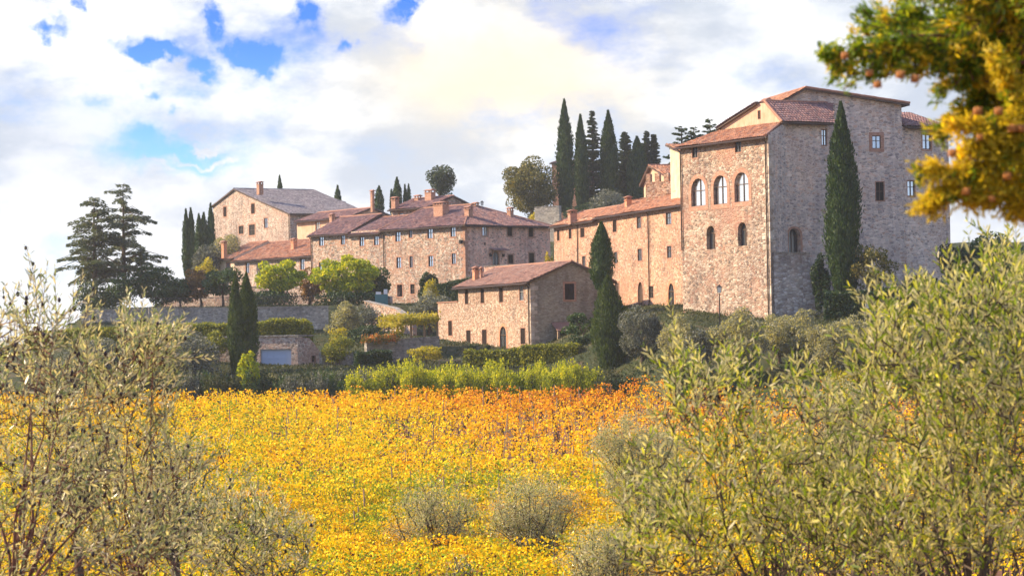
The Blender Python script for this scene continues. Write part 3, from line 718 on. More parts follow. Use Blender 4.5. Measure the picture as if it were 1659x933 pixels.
# ---- pink plaster house
fp, Lp, zp = fac2(481, 358.5, 566, 350.5, 374)
b = Building('plaster_house', 'small pink house with one pale window tucked between the gabled stone house and the row', 'house', fp.pt(0, 19), M['plaster'])
b.wall(fp, plan_wall(fp, 0, Lp, 19, zp), [b.px_open(fp, 511.5, 359.5, 518, 373, fmat=M['cream'], glass=M['glassb'])]); close_body(b, fp, 0, Lp, 19, zp, 3.6, 1.2, right=[])
b.gable_roof(fp, 0, Lp, zp, 3.6, 1.2, M['tile'])
b.chimney(fp, 538, 347, 358, 9, 371); b.done()

# ---- gabled stone house top left
fb = Fac(P(470, 345, 400), Vector((math.cos(R(-58)), math.sin(R(-58)), 0))); h = fb.hit
b = Building('gabled_house', 'large pale stone house with a broad uneven gable and grey tiled roof', 'house', fb.pt(0, 22), M['barn'])
g0, ga, g1 = h(345, 333), h(381, 307.3), (0, h(470, 345)[1])
ops = [b.px_open(fb, *r, **k) for r, k in [((362, 335, 367, 351), dict(kind='shut')), ((407, 330, 412.8, 346), dict(kind='shut')), ((428, 353.4, 433.8, 369.6), {}), ((403.6, 364, 413, 381), dict(kind='dark', sur=.25)), ((387, 366, 394.5, 379), dict(kind='dark'))]]
b.wall(fb, [(g0[0], 21), (0, 21), g1, ga, g0], ops)
RL = 13.5; sb = fb.side(0)
b.wall(sb, plan_wall(sb, 0, RL, 21, g1[1]), []); b.wall(Fac(fb.pt(g0[0], 0, -RL), fb.n), plan_wall(fb, 0, RL, 21, g0[1]))
b.wall(Fac(fb.pt(0, 0, -RL), -fb.u), [(0, 21), (-g0[0], 21), (-g0[0], g0[1]), (-ga[0], ga[1]), (0, g1[1])])
def q(u, z, o): return fb.pt(u, z, o)
b.roof([[q(.45, g1[1] - .2, .3), q(.45, g1[1] - .2, -RL - .3), q(ga[0], ga[1] + .1, -RL - .3), q(ga[0], ga[1] + .1, .3)],
        [q(g0[0] - .4, g0[1] - .2, -RL - .3), q(g0[0] - .4, g0[1] - .2, .3), q(ga[0], ga[1] + .1, .3), q(ga[0], ga[1] + .1, -RL - .3)]], M['tile_grey'], [(q(ga[0], ga[1] + .1, .3), q(ga[0], ga[1] + .1, -RL))])
b.chimney(fb, 421, 295, 306, 11, 407); b.pipe(fb, -.25, g1[1] - .2, 21, top_off=.2); b.done()
f2 = Fac(P(478, 328, 418), sb.u); Wf = f2.hit(553, 328.5)[0]; z2 = f2.O.z
b = Building('hipped_barn', 'low pale block with a hipped grey tiled roof behind the gabled stone house', 'house', f2.pt(0, 24), M['barn'])
b.wall(f2, plan_wall(f2, 0, Wf, 24, z2)); b.wall(f2.side(Wf), plan_wall(f2, 0, 8, 24, z2)); b.wall(Fac(f2.pt(0, 0, -8), f2.n), plan_wall(f2, 0, 8, 24, z2))
A, B_, C_, D_ = f2.pt(-.3, z2, .5), f2.pt(Wf + .5, z2, .5), f2.pt(Wf - 3.6, z2 + 1.75, -4), f2.pt(-.3, z2 + 1.75, -4)
E_, G_ = f2.pt(Wf + .5, z2, -8.5), f2.pt(-.3, z2, -8.5)
b.roof([[A, B_, C_, D_], [B_, E_, C_], [E_, G_, D_, C_]], M['tile_grey'], [(D_, C_), (B_, C_)]); b.gutter(f2, 0, Wf, z2 - .1, .55); b.done()

# ---- low annexes
fn, Ln, zn = fac2(379.5, 421.8, 509, 412.7, 362)
b = Building('low_annex', 'low pale stone annex with a rust red tiled roof left of the row house', 'house', fn.pt(0, 16.5), M['barn'])
b.wall(fn, plan_wall(fn, 0, Ln, 16.5, zn), [b.px_open(fn, 398, 425.5, 404, 443), b.px_open(fn, 486.5, 419.4, 493.4, 437)]); close_body(b, fn, 0, Ln, 16.5, zn, 6, 2.5, right=[])
b.gable_roof(fn, 0, Ln, zn, 6, 2.5, M['tile_red']); b.chimney(fn, 476, 387, 405, 10, 360, mat=M['brick_orange']); b.done()
fm = Fac(fn.pt(-.03, 0), fn.u); u0 = fm.hit(351, 418)[0]; zm = fm.hit(380, 417.3)[1]
b = Building('small_annex', 'small annex with a red roof stepping down left of the low annex', 'house', fm.pt(0, 18), M['cream'])
b.wall(fm, plan_wall(fm, u0, 0, 17, zm), [b.px_open(fm, 367, 426, 373, 436)]); close_body(b, fm, u0, 0, 17, zm, 5.5, 2.3, right=[])
b.gable_roof(fm, u0, -.25, zm, 5.5, 2.3, M['tile_red']); b.chimney(fm, 363, 391, 408, 9, 374, mat=M['brick_orange']); b.done()

# ---- farmhouse
ff, Lf, zf = fac2(742, 464, 859, 455.3, 268); sf = ff.side(Lf); Wf = sf.hit(990, 446)[0]; z0 = 10.8
b = Building('farmhouse', 'two storey farmhouse with arched brick door and shuttered gable window, nearest the vineyard', 'house', ff.pt(Lf, z0), [M['farm'], M['farm_gable']])
ops = [b.px_open(ff, *r, **k) for r, k in [
 ((753.3, 469, 758.7, 492.7), dict(kind='shut', sur=.07)), ((778.8, 467.5, 784.5, 491), dict(kind='shut', sur=.07)), ((808.9, 465.5, 815, 489.6), dict(kind='shut', sur=.07)), ((841.7, 463, 848.6, 487), dict(fmat=M['framew'])),
 ((755.7, 535, 762.5, 559), dict(kind='shut', sur=.07)), ((781.2, 534, 788.5, 558.7), dict(kind='shut', sur=.07)), ((843.6, 531.4, 851, 557.3), dict(kind='shut', sur=.07)),
 ((809.9, 528.5, 820.6, 566.5), dict(kind='gdark', arched=True, sur=.32, glass=M['glassd'], smat=M['brick_orange']))]]
b.wall(ff, plan_wall(ff, 0, Lf, z0, zf), ops)
az = sf.hit(925, 426)[1]
b.wall(sf, [(0, z0), (Wf, z0), (Wf, zf), (Wf / 2, az), (0, zf)], [b.px_open(sf, 915, 459.5, 930.4, 485.4, 'shut', sur=.2), b.px_open(sf, 904, 536, 944, 563, 'dark', sur=0, depth=1.2)], m=1)
close_body(b, ff, 0, Lf, z0, zf, Wf / 2, az - zf); b.gable_roof(ff, 0, Lf, zf + .05, Wf / 2, az - zf + .1, M['tile_farm'], ov=.55)
b.quoins(ff, sf, Lf, z0, zf - .25, M['quoin']); b.pipe(ff, Lf - .3, zf - .2, z0, top_off=.5)
b.chimney(ff, 770.5, 433, 455, 11, 272, mat=M['brick_orange']); b.chimney(ff, 779.5, 434, 452, 5, 277, mat=M['brick'])
u0 = ff.hit(709.5, 500)[0]; ze_ = ff.hit(726, 490)[1]
b.wall(ff, plan_wall(ff, u0, -.003, z0 - .5, ze_), [b.px_open(ff, 726.5, 519.5, 732.6, 543.5, 'shut')])
b.wall(Fac(ff.pt(u0, 0, -5), ff.n), plan_wall(ff, 0, 5, z0 - .5, ze_)); b.wall(Fac(ff.pt(0, 0, -5), -ff.u), plan_wall(ff, 0.003, -u0, z0 - .5, ze_))
k = MB(); k.box(ff.pt(u0 / 2 - .05, ze_ + .04, -2.5), ff.u, ff.n, UP, -u0 / 2 - .0 + .06, 2.6, .05); k.build('terrace_coping', M['terra'], b.root)
k = MB(); a1, zz = sf.hit(893, 537); a2 = sf.hit(944, 537)[0]
k.prism([sf.pt(a1, zz, 1.6), sf.pt(a2, zz, 1.6), sf.pt(a2, zz + .8, .01), sf.pt(a1, zz + .8, .01)], [sf.pt(a1, zz + .1, 1.6), sf.pt(a2, zz + .1, 1.6), sf.pt(a2, zz + .92, .01), sf.pt(a1, zz + .92, .01)]); k.build('porch_roof', M['tile_farm'], b.root)
k = MB()
for a in (a1 + .15, a2 - .15): k.box(sf.pt(a, (z0 + zz) / 2, 1.45), sf.u, sf.n, UP, .1, .1, (zz - z0) / 2)
k.build('porch_post', M['wood'], b.root)
b.done()

# ---- warm wing left of the castle
fw, Lw, zw = fac2(897, 362, 1103, 330, 262); z0 = 14.3; Lx = Lw + 1.5
b = Building('wing_house', 'long warm orange rubble wing with arched ground floor doors, left of the castle', 'house', fw.pt(Lw, z0), M['wing'])
ops = [b.px_open(fw, *r, **k) for r, k in [
 ((902.7, 373, 906.6, 390), dict(kind='shut')), ((921.6, 370.7, 926, 386.6), dict(kind='shut')), ((940.4, 369.5, 947, 384.5), dict(kind='shut')), ((993, 356.6, 999, 376), dict(kind='shut')), ((1032, 351.5, 1038.6, 370), {}), ((1079, 344.6, 1087.5, 364), {}),
 ((943.4, 415, 948.6, 431), {}), ((995, 408, 1000.4, 427), {}), ((1033.4, 403, 1040, 422.6), {}), ((1081, 398.6, 1088, 418), {}),
 ((996.6, 458.6, 1003, 484), dict(kind='door')), ((1033.8, 456.5, 1041.6, 493), dict(kind='door', arched=True, pointed=True, sur=.25)), ((1051.5, 463.8, 1058.5, 482.6), dict(kind='dark', sur=.05)), ((1083, 458.6, 1092.5, 497), dict(kind='gdark', arched=True, pointed=True, sur=.35, smat=M['brick_orange'], glass=M['glassd']))]]
b.wall(fw, plan_wall(fw, 0, Lx, z0, zw), ops); close_body(b, fw, 0, Lx, z0, zw, 3.6, 1.55, right=[])
um = fw.hit(968, 355)[0]
b.gable_roof(fw, um, Lx, zw, 3.6, 1.55, M['tile_red']); b.gable_roof(fw, 0, um - .3, zw - .25, 3.6, 1.5, M['tile_red'])
b.chimney(fw, 1017.5, 319, 336, 12, 272, mat=M['brick_orange']); b.chimney(fw, 1098, 309, 322, 12, 266, mat=M['brick_orange']); b.chimney(fw, 927, 341, 350, 16, 292)
b.pipe(fw, fw.hit(1052, 400)[0], zw - .2, z0, top_off=.5); b.pipe(fw, fw.hit(937, 400)[0], zw - .4, z0, top_off=.5); b.done()

# ---- castle
fc, Lc0, zc = fac2(1097.6, 236.4, 1233.8, 218.9, 240); uL = fc.hit(1103, 300)[0]; uR = fc.hit(1246, 300)[0]; z0 = 11.5
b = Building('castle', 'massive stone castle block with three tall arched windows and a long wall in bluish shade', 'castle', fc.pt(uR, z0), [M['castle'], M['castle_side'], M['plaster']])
ops = [b.px_open(fc, *r, **k) for r, k in [
 ((1120, 289, 1143, 334), dict(kind='arch', arched=True, sur=.42, depth=.3, glass=M['glassb'], fmat=M['woodd'])), ((1156, 284, 1178, 331), dict(kind='arch', arched=True, sur=.42, depth=.3, glass=M['glassb'], fmat=M['woodd'])), ((1190, 279, 1213, 327), dict(kind='arch', arched=True, sur=.42, depth=.3, glass=M['glassb'], fmat=M['woodd'])),
 ((1145, 366, 1158.5, 404), dict(kind='gdark', arched=True, sur=.12, depth=.4, glass=M['glassd'], smat=M['castle'])), ((1196, 360, 1210, 398.5), dict(kind='gdark', arched=True, sur=.12, depth=.4, glass=M['glassd'], smat=M['castle'])),
 ((1121.5, 237.5, 1130.5, 256), dict(kind='win', glass=M['glassd'], sur=.1)), ((1191, 227, 1201, 247), dict(kind='win', glass=M['glassd'], sur=.1))]]
b.wall(fc, plan_wall(fc, uL, uR, z0, zc), ops)
C0 = fc.pt(uR, 0); C1 = P(1275, 300, 242.5); C2 = P(1344, 300, 244.5); C2b = P(1344, 300, 248); C3 = P(1463, 300, 249.5); C3b = P(1463, 300, 250.2); C4 = P(1538, 300, 253)
f1 = Fac(C0, C1 - C0); l1 = f1.hit(1275, 300)[0]; f2 = Fac(C1, C2 - C1); l2 = f2.hit(1344, 300)[0]; zt2 = f2.hit(1300, 198.5)[1]
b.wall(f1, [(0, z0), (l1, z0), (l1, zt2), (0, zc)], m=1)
b.wall(f2, plan_wall(f2, 0, l2, z0, zt2), [b.px_open(f2, 1277.5, 370, 1297, 410.5, 'gdark', arched=True, sur=.2, glass=M['glassd'], depth=.6), b.px_open(f2, 1331, 210, 1339.5, 236, 'win', sur=.05)], m=1)
f3 = Fac(C2b, C3 - C2b); l3 = f3.hit(1463, 300)[0]
pA, pB, pC = f3.hit(1264, 168), f3.hit(1304, 145), f3.hit(1463, 168.5)
b.wall(Fac(C2, C2b - C2), plan_wall(f2, 0, (C2b - C2).length, z0, zt2), m=1)
b.wall(f3, [(0, z0), (l3, z0), (l3, pC[1]), pB, pA, (pA[0], zt2 - 3), (0, zt2 - 3)], [b.px_open(f3, 1413, 220, 1427, 241, 'win', sur=.3), b.px_open(f3, 1419, 295, 1432, 325, 'dark', sur=.08)], m=1)
f4 = Fac(C3b, C4 - C3b); l4 = f4.hit(1538, 300)[0]; zt4 = f4.hit(1500, 207)[1]
b.wall(f4, plan_wall(f4, 0, l4, z0, zt4), [b.px_open(f4, 1494.5, 218, 1508, 242, 'win', sur=.15), b.px_open(f4, 1470, 293, 1482, 318, 'win', sur=.08)], m=1)
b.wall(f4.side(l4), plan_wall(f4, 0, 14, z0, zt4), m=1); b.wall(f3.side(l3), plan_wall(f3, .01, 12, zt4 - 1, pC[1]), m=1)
b.wall(Fac(f3.pt(pA[0], 0, -12), f3.n), plan_wall(f3, 0, 12, zt2 - 3, pA[1]), m=1)
bA, bB = f4.pt(l4, 0, -14), fc.pt(uL, 0, -7); b.wall(Fac(bA, bB - bA), plan_wall(f4, 0, (bB - bA).length, z0, zc - .5), m=1)
b.wall(Fac(bB, fc.pt(uL, 0) - bB), plan_wall(fc, 0, 7, z0, zc - .3), m=0)
b.quoins(fc, f1, uR, z0, zc - .2, M['quoin'], .5, 1.0, .55)
# plaster gable behind the lean-to roof
fg = Fac(P(1269, 199, 243.2), fc.u); hg = fg.hit; gl, gm, gm2, gr = hg(1168, 206), hg(1229, 168), hg(1243, 166.5), hg(1269, 199)
b.wall(fg, [(gl[0], gl[1] - 3), (0, gl[1] - 3), gr, gm2, gm, gl], [b.px_open(fg, 1228, 179.5, 1232, 193, 'dark', sur=.03)], m=2)
ov = .5
lA, lB, lC = fc.pt(uL - .4, zc - .25, ov), fc.pt(uR + .35, zc - .25, ov), fg.pt(0, gr[1] + .05, .05); ln_ = (lB - lA).cross(lC - lA).normalized(); lD = fg.pt(gl[0], 0, .05); lD.z = lA.z - ((lD - lA).x * ln_.x + (lD - lA).y * ln_.y) / ln_.z
b.roof([[lA, lB, lC, lD]], M['tile_red'], [(fc.pt(uR + .35, zc - .15, ov), fg.pt(0, gr[1] + .1, .05))])
rr = fg.side(0)
RA, RB = f2.pt(-.7, zt2 - .05, .5), f2.pt(l2 + .3, zt2 - .05, .5); RC = f3.pt(f3.hit(1344, 180)[0], gm2[1] + .2, 0); ap_ = fg.pt(gm2[0], gm2[1] + .1, .3)
ap2 = fg.pt(gm2[0], gm2[1] + .1, 0) + f2.u * 7
b.roof([[RA, RB, ap2, ap_]], M['tile'], [(ap_, RA), (ap_, ap2)], name='roof')
gll = fg.pt(gl[0] - .4, gl[1] - .1, .3); b.roof([[gll, fg.pt(gm[0], gm[1] + .1, .3), fg.pt(gm[0], gm[1] + .1, .3) + f2.u * 7, gll + f2.u * 7]], M['tile'])
def q3(p, o, du=0, dz=0): return f3.pt(p[0] + du, p[1] + dz, o)
b.roof([[q3(pC, .45, .5, -.05), q3(pC, -12, .5, -.05), q3(pB, -12, 0, .12), q3(pB, .45, 0, .12)], [q3(pA, -12, -.4, -.1), q3(pA, .45, -.4, -.1), q3(pB, .45, 0, .12), q3(pB, -12, 0, .12)]], M['tile_red'], [(q3(pB, .45, 0, .1), q3(pB, -12, 0, .1)), (q3(pB, .4, 0, .1), q3(pC, .4, .5, 0))])
b.roof([[f4.pt(.15, zt4, .5), f4.pt(l4 + .4, zt4, .5), f4.pt(l4 + .4, zt4 + 1.9, -6), f4.pt(.15, zt4 + 1.9, -6)]], M['tile'])
b.gutter(fc, uL - .3, uR + .2, zc - .35, ov + .07); b.gutter(f2, 0, l2, zt2 - .2, .57); b.gutter(f4, .3, l4 + .3, zt4 - .15, .57)
b.pipe(fc, uR - .35, zc - .3, z0 + 1, top_off=.5); b.pipe(fc, uL + .12, zc - .3, z0 + 9, top_off=.5)
b.chimney(fc, 1242, 161, 172, 11, 247, mat=M['plaster']); b.done()

def wall_thing(name, label, pts, z0, mat, th=.5, cat='wall', cap=True, extra=None):
    """free standing wall: pts = (px, ytop, D)"""
    T = [P(*p) for p in pts]; b = MB(); c = MB()
    for A, B_ in zip(T[:-1], T[1:]):
        d = (B_ - A); d.z = 0; n = Vector((-d.y, d.x, 0)).normalized() * th
        a0, b0 = Vector((A.x, A.y, z0)), Vector((B_.x, B_.y, z0))
        b.prism([a0, b0, b0 + n, a0 + n], [A, B_, B_ + n, A + n])
        if cap:
            o = -n.normalized() * .06; c.prism([A + o, B_ + o, B_ + n - o, A + n - o], [p + UP * .09 for p in (A + o, B_ + o, B_ + n - o, A + n - o)])
    r = thing(name, label, cat, (T[0].x, T[0].y, z0)); b.build('wall', mat, r)
    if cap: c.build('coping', M['wallstone'], r)
    return r
wall_thing('bastion', 'stepped stone bastion wall leaning against the castle below its arched side door', [(1254, 410, 239.2), (1312, 410.5, 240.5)], 12, M['pale'], 2.5)
wall_thing('bastion_buttress', 'whitish crumbling buttress sloping down at the right edge of the bastion', [(1300, 411, 240.2), (1314, 430, 240.4), (1325, 470, 240.6), (1333, 506, 240.8)], 12, M['pale'], 1.2, 'buttress', False)
wall_thing('retaining_wall', 'long grey stone retaining wall running under the trees at the left', [(132, 503, 316), (240, 500.5, 316), (241, 499.5, 315.6), (400, 498.5, 315), (531, 496.5, 314.5)], 11.5, M['wallstone'], .6)
wall_thing('lower_terrace_wall', 'low stone wall with a post right of the blue door garage', [(520, 572, 262), (600, 571, 264)], 8, M['wallstone'])
wall_thing('garden_wall', 'stone garden wall under the orange flowers and the vine pergola', [(594, 553.5, 268), (712, 546, 272)], 9, M['wallstone'])
wall_thing('hill_wall', 'grey dry stone wall on the hill under the big oak', [(866, 336, 400), (906, 334, 398)], 26, M['wallstone'], .6)
wall_thing('terrace_parapet', 'shaded stone wall under the lime trees in front of the annex', [(262, 462, 350), (352, 464, 345), (470, 466, 340), (580, 470, 332), (632, 482, 328)], 15, M['barn'], .4)
wall_thing('stair_wall', 'sloping stone wall descending from the row house terrace behind the grey olive', [(590, 488, 312), (640, 500, 305), (668, 520, 298)], 11, M['row'], .5)
wall_thing('upper_parapet', 'stone parapet between the pink house side and the farmhouse chimney', [(784, 432, 322), (850, 429, 318), (893, 431, 314)], 14, M['row_pink'], .4)
wall_thing('bank_wall', 'low rough stone wall glimpsed between the olives on the bank below the castle', [(1400, 503, 232), (1448, 506, 231)], 11, M['pale'], .5)

# ---- garage set into the bank
fgx = Fac(P(412, 560, 263), P(482, 560, 262) - P(412, 560, 263)); zt = fgx.hit(450, 545)[1]; ul = fgx.hit(482, 560)[0]
b = Building('garage', 'low stone garage with a wide pale blue door, half buried under the clipped hedge', 'garage', fgx.pt(0, 9.5), M['barn'])
b.wall(fgx, plan_wall(fgx, -6, ul, 9, zt), [b.px_open(fgx, 422, 565.5, 472, 596, 'garage', fmat=M['blue'], sur=0, depth=.25)])
fgy = Fac(fgx.pt(ul, 0), P(524, 560, 266) - fgx.pt(ul, 0)); uy = fgy.hit(522, 560)[0]
b.wall(fgy, [(0, 9), (uy, 9), (uy, fgy.hit(522, 574)[1]), (uy * .5, fgy.hit(500, 548)[1]), (0, zt)], [b.px_open(fgy, 505, 576, 511, 586, 'dark', sur=.03)])
k = MB(); k.box(fgx.pt(ul / 2 - 3, zt + .06, -2.4), fgx.u, fgx.n, UP, ul / 2 + 3.1, 2.5, .07); k.build('roof_slab', M['wallstone'], b.root); b.done()

# ---- chapel, turret, plaster tower beyond the wing
fk = Fac(P(1081, 282, 284), fw.u); hk = fk.hit
b = Building('chapel', 'little orange lit chapel gable rising behind the wing roof', 'chapel', fk.pt(0, 24), M['plaster'])
k0, ka, k1 = hk(1043, 296), hk(1056, 268.5), (0, hk(1081, 282)[1])
b.wall(fk, [(k0[0], 22), (0, 22), k1, ka, k0], []); b.wall(fk.side(0), plan_wall(fk, 0, 7, 22, k1[1])); b.wall(Fac(fk.pt(k0[0], 0, -7), fk.n), plan_wall(fk, 0, 7, 22, k0[1]))
b.roof([[fk.pt(.4, k1[1] - .2, .4), fk.pt(.4, k1[1] - .2, -7.2), fk.pt(ka[0], ka[1], -7.2), fk.pt(ka[0], ka[1], .4)], [fk.pt(k0[0] - .4, k0[1] - .3, -7.2), fk.pt(k0[0] - .4, k0[1] - .3, .4), fk.pt(ka[0], ka[1], .4), fk.pt(ka[0], ka[1], -7.2)]], M['tile_red'], [(fk.pt(ka[0], ka[1], .4), fk.pt(ka[0], ka[1], -7))]); b.done()
ft = Fac(P(1106, 294, 275), Vector((.86, -.5, 0))); ht = ft.hit; t0 = ht(1046, 300)[0]; zt_ = ht(1075, 294)[1]
b = Building('crenellated_turret', 'low crenellated stone turret between the chapel gable and the castle', 'turret', ft.pt(0, 24), M['wing'])
b.wall(ft, plan_wall(ft, t0, .5, 22, zt_), []); b.wall(Fac(ft.pt(t0, 0, -4), ft.n), plan_wall(ft, 0, 4, 22, zt_))
k = MB(); k.box(ft.pt(t0 / 2 + .25, zt_ - .05, -2), ft.u, ft.n, UP, -t0 / 2 + .25, 1.98, .04); k.build('turret_floor', M['wallstone'], b.root)
nm_ = 5
for i in range(nm_):
    k = MB(); k.box(ft.pt(t0 + .3 + i * (-t0 - .1) / (nm_ - 1), zt_ + .42, -.2), ft.u, ft.n, UP, .26, .2, .42); k.build('merlon', M['wing'], b.root)
b.done()
fs = Fac(P(1105, 243, 266), fw.u); hs = fs.hit; s0 = hs(1085.5, 240)[0]; zs0, zs1 = hs(1085.5, 238)[1], hs(1105, 247)[1]
b = Building('plaster_tower', 'tall narrow plastered tower with sloping tiled top, touching the left edge of the castle', 'tower', fs.pt(0, 25), M['cream'])
b.wall(fs, [(s0, 22), (.6, 22), (.6, zs1), (s0, zs0)]); b.wall(Fac(fs.pt(s0, 0, -4), fs.n), plan_wall(fs, 0, 4, 22, zs0))
b.roof([[fs.pt(.8, zs1, .35), fs.pt(.8, zs1, -4), fs.pt(s0 - .45, zs0 + .25, -4), fs.pt(s0 - .45, zs0 + .25, .35)]], M['tile_red'], ()); b.done()
fh = Fac(P(909, 270, 440), Vector((.9, -.3, 0))); b = Building('hilltop_house', 'bit of a brick house showing between the oak and the tallest cypress', 'house', fh.pt(0, 30), M['brick'])
uh = fh.hit(894, 270)[0] + 3; zh = fh.hit(900, 265)[1]; b.wall(fh, plan_wall(fh, uh - 3, 4, 30, zh)); b.wall(fh.side(4), plan_wall(fh, 0, 5, 30, zh)); b.roof([[fh.pt(uh - 3.3, zh, .4), fh.pt(4.3, zh, .4), fh.pt(4.3, zh + .8, -5), fh.pt(uh - 3.3, zh + .8, -5)]], M['tile']); b.done()

# ---- lamps, fence, pergola, bench
def lamp(px, ytop, D, label):
    g = ground_at(px, D); zt = P(px, ytop, D).z; r = thing('street_lamp', label, 'street lamp', g)
    b = MB(); b.tube([g, g + UP * .35], [.12, .09], 8); b.tube([g + UP * .35, Vector((g.x, g.y, zt - .75))], [.06, .045], 8); b.build('post', M['iron'], r)
    c = Vector((g.x, g.y, zt - .45)); k = MB(); k.box(c, (1, 0, 0), (0, 1, 0), UP, .13, .13, .24, taper=1.5); hd = k.build('lantern', M['lampg'], r)
    k = MB(); k.box(c + UP * .3, (1, 0, 0), (0, 1, 0), UP, .24, .24, .06, taper=.4); k.box(c + UP * .4, (1, 0, 0), (0, 1, 0), UP, .05, .05, .06)
    for i, j in ((-1, -1), (1, -1), (1, 1), (-1, 1)): k.tube([c + Vector((i * .13, j * .13, -.24)), c + Vector((i * .195, j * .195, .24))], .018, 4)
    k.build('lantern_cap', M['iron'], hd)
lamp(1167, 461, 229, 'thin black street lamp with glass lantern standing in front of the castle wall')
lamp(1407, 486, 226, 'thin street lamp with white lantern in front of the dark clipped hedge')
lamp(785, 325, 372, 'tiny lamp post standing against the sky above the row house roof')
r = thing('railing', 'dark iron railing along the top of the retaining wall below the lime trees', 'railing', P(262, 499, 318)); b = MB()
for i in range(150):
    p = P(262 + i * 1.8, 499, 318); p.z = 17.05 - .0; b.box(p + UP * .6, (1, 0, 0), (0, 1, 0), UP, .015, .015, .6)
b.box((P(262, 499, 318) + P(530, 499, 318)) / 2 * Vector((1, 1, 0)).length / math.sqrt(2) if False else Vector(((P(262, 499, 318).x + P(530, 499, 318).x) / 2, 318, 18.2)), (1, 0, 0), (0, 1, 0), UP, 9.7, .025, .03); b.build('bars', M['iron'], r)
pg = thing('pergola', 'wooden pergola beside the farmhouse carrying a yellow green vine', 'pergola', ground_at(675, 272)); k0_, k1_ = P(642, 522, 270), P(709, 513, 273); zg = P(675, 549, 272).z
for i in range(4):
    for j in (0, 1):
        p = k0_.lerp(k1_, i / 3 * .96 + .02) + Vector((0, 2.6 * j, 0)); k = MB(); k.tube([(p.x, p.y, zg - .1), (p.x, p.y, p.z)], .07, 6); k.build('post', M['wood'], pg)
k = MB()
for j in (0, 1): k.tube([k0_ + Vector((0, 2.6 * j, 0)), k1_ + Vector((0, 2.6 * j, 0))], .07, 5)
for i in range(10): p = k0_.lerp(k1_, i / 9); k.tube([p + Vector((0, -.3, .1)), p + Vector((0, 2.9, .1))], .04, 5)
k.build('beams', M['wood'], pg)
bn = thing('garden_table', 'dark wooden garden table in front of the farmhouse wall, left of the clipped hedge', 'table', P(728, 592, 258)); k = MB()
c = P(728, 583.5, 258); k.box(c, (1, 0, 0), (0, 1, 0), UP, 1.1, .5, .05); k.build('tabletop', M['wood'], bn)
for i in (-1, 1):
    for j in (-1, 1): k = MB(); k.box(c + Vector((i * .95, j * .38, -.5)), (1, 0, 0), (0, 1, 0), UP, .05, .05, .45); k.build('leg', M['wood'], bn)
k = MB(); c = P(618, 488, 316); g = thing('garden_gate', 'teal wooden gate with white laundry above, under the right hand lime tree', 'gate', (c.x, c.y, 16)); k.box((c.x, c.y, 17.2), (1, 0, 0), (0, 1, 0), UP, .75, .05, 1.0); k.build('gate_leaf', M['teal'], g)
k = MB(); k.box((c.x - .35, c.y, 18.35), (1, 0, 0), (0, 1, 0), UP, .3, .04, .15); k.box((c.x + .5, c.y, 18.5), (1, 0, 0), (0, 1, 0), UP, .22, .04, .28); k.build('laundry', M['white'], g)['kind'] = 'stuff'
# ------------------------------------------------------------------ vegetation
def rnd_dirs(rg, n, up=0.0):
    d = rg.normal(size=(n, 3)); d[:, 2] += up; return d / np.linalg.norm(d, axis=1, keepdims=True)
def quads(rg, C, Dv, L_, W_, fold=0):
    """diamond shaped leaves: centre C, long axis Dv"""
    n = len(C); r = rg.normal(size=(n, 3)); S = np.cross(Dv, r); S /= np.linalg.norm(S, axis=1, keepdims=True) + 1e-9
    L_ = np.broadcast_to(np.asarray(L_, float), (n,))[:, None]; W_ = np.broadcast_to(np.asarray(W_, float), (n,))[:, None]
    a = C - Dv * L_ * .5; c = C + Dv * L_ * .5; m_ = C - Dv * L_ * .05
    V = np.stack([a, m_ + S * W_ * .5, c, m_ - S * W_ * .5], 1).reshape(-1, 3)
    return V, np.arange(4 * n).reshape(n, 4)
def lobes_pts(rg, lobes, n, shell=.55):
    Lb = np.array(lobes, float); w = (Lb[:, 3] * Lb[:, 4] * Lb[:, 5]) ** .667; i = rg.choice(len(Lb), n, p=w / w.sum())
    d = rnd_dirs(rg, n); r = shell + (1.06 - shell) * rg.random(n) ** .6
    C = Lb[i, :3] + d * Lb[i, 3:] * r[:, None]; return C, d
def crown_lobes(rg, c, rx, ry, rz, k=14, size=.42):
    out = [(c[0], c[1], c[2], rx * .62, ry * .62, rz * .62)]
    for _ in range(k):
        d = rnd_dirs(rg, 1)[0]; q = rg.uniform(.5, .78)
        s_ = size * rg.uniform(.6, 1.15)
        out.append((c[0] + d[0] * rx * q, c[1] + d[1] * ry * q, c[2] + d[2] * rz * q, rx * s_, ry * s_, rz * s_ * .85))
    return out
def trunk_mb(rg, base, top_, r, limbs, spread):
    b = MB(); base = Vector(base); top_ = Vector(top_); pts = [base + (top_ - base) * t_ + Vector((rg.normal(0, r * .5), rg.normal(0, r * .5), 0)) * (t_ > 0) for t_ in (0, .35, .7, 1)]
    pts[0] = base - UP * .3
    b.tube(pts, [r * 1.25, r, r * .8, r * .6], 8)
    for _ in range(limbs):
        a = rg.uniform(0, 2 * math.pi); s0 = pts[-1] - (pts[-1] - base) * rg.uniform(0, .35); e = s0 + Vector((math.cos(a) * spread[0], math.sin(a) * spread[1], spread[2] * rg.uniform(.4, 1)))
        m_ = s0.lerp(e, .5) + UP * spread[2] * .12; b.tube([s0, m_, e], [r * .45, r * .3, r * .1], 5)
    return b
SEED = [100]
def rgen(): SEED[0] += 1; return np.random.default_rng(SEED[0])
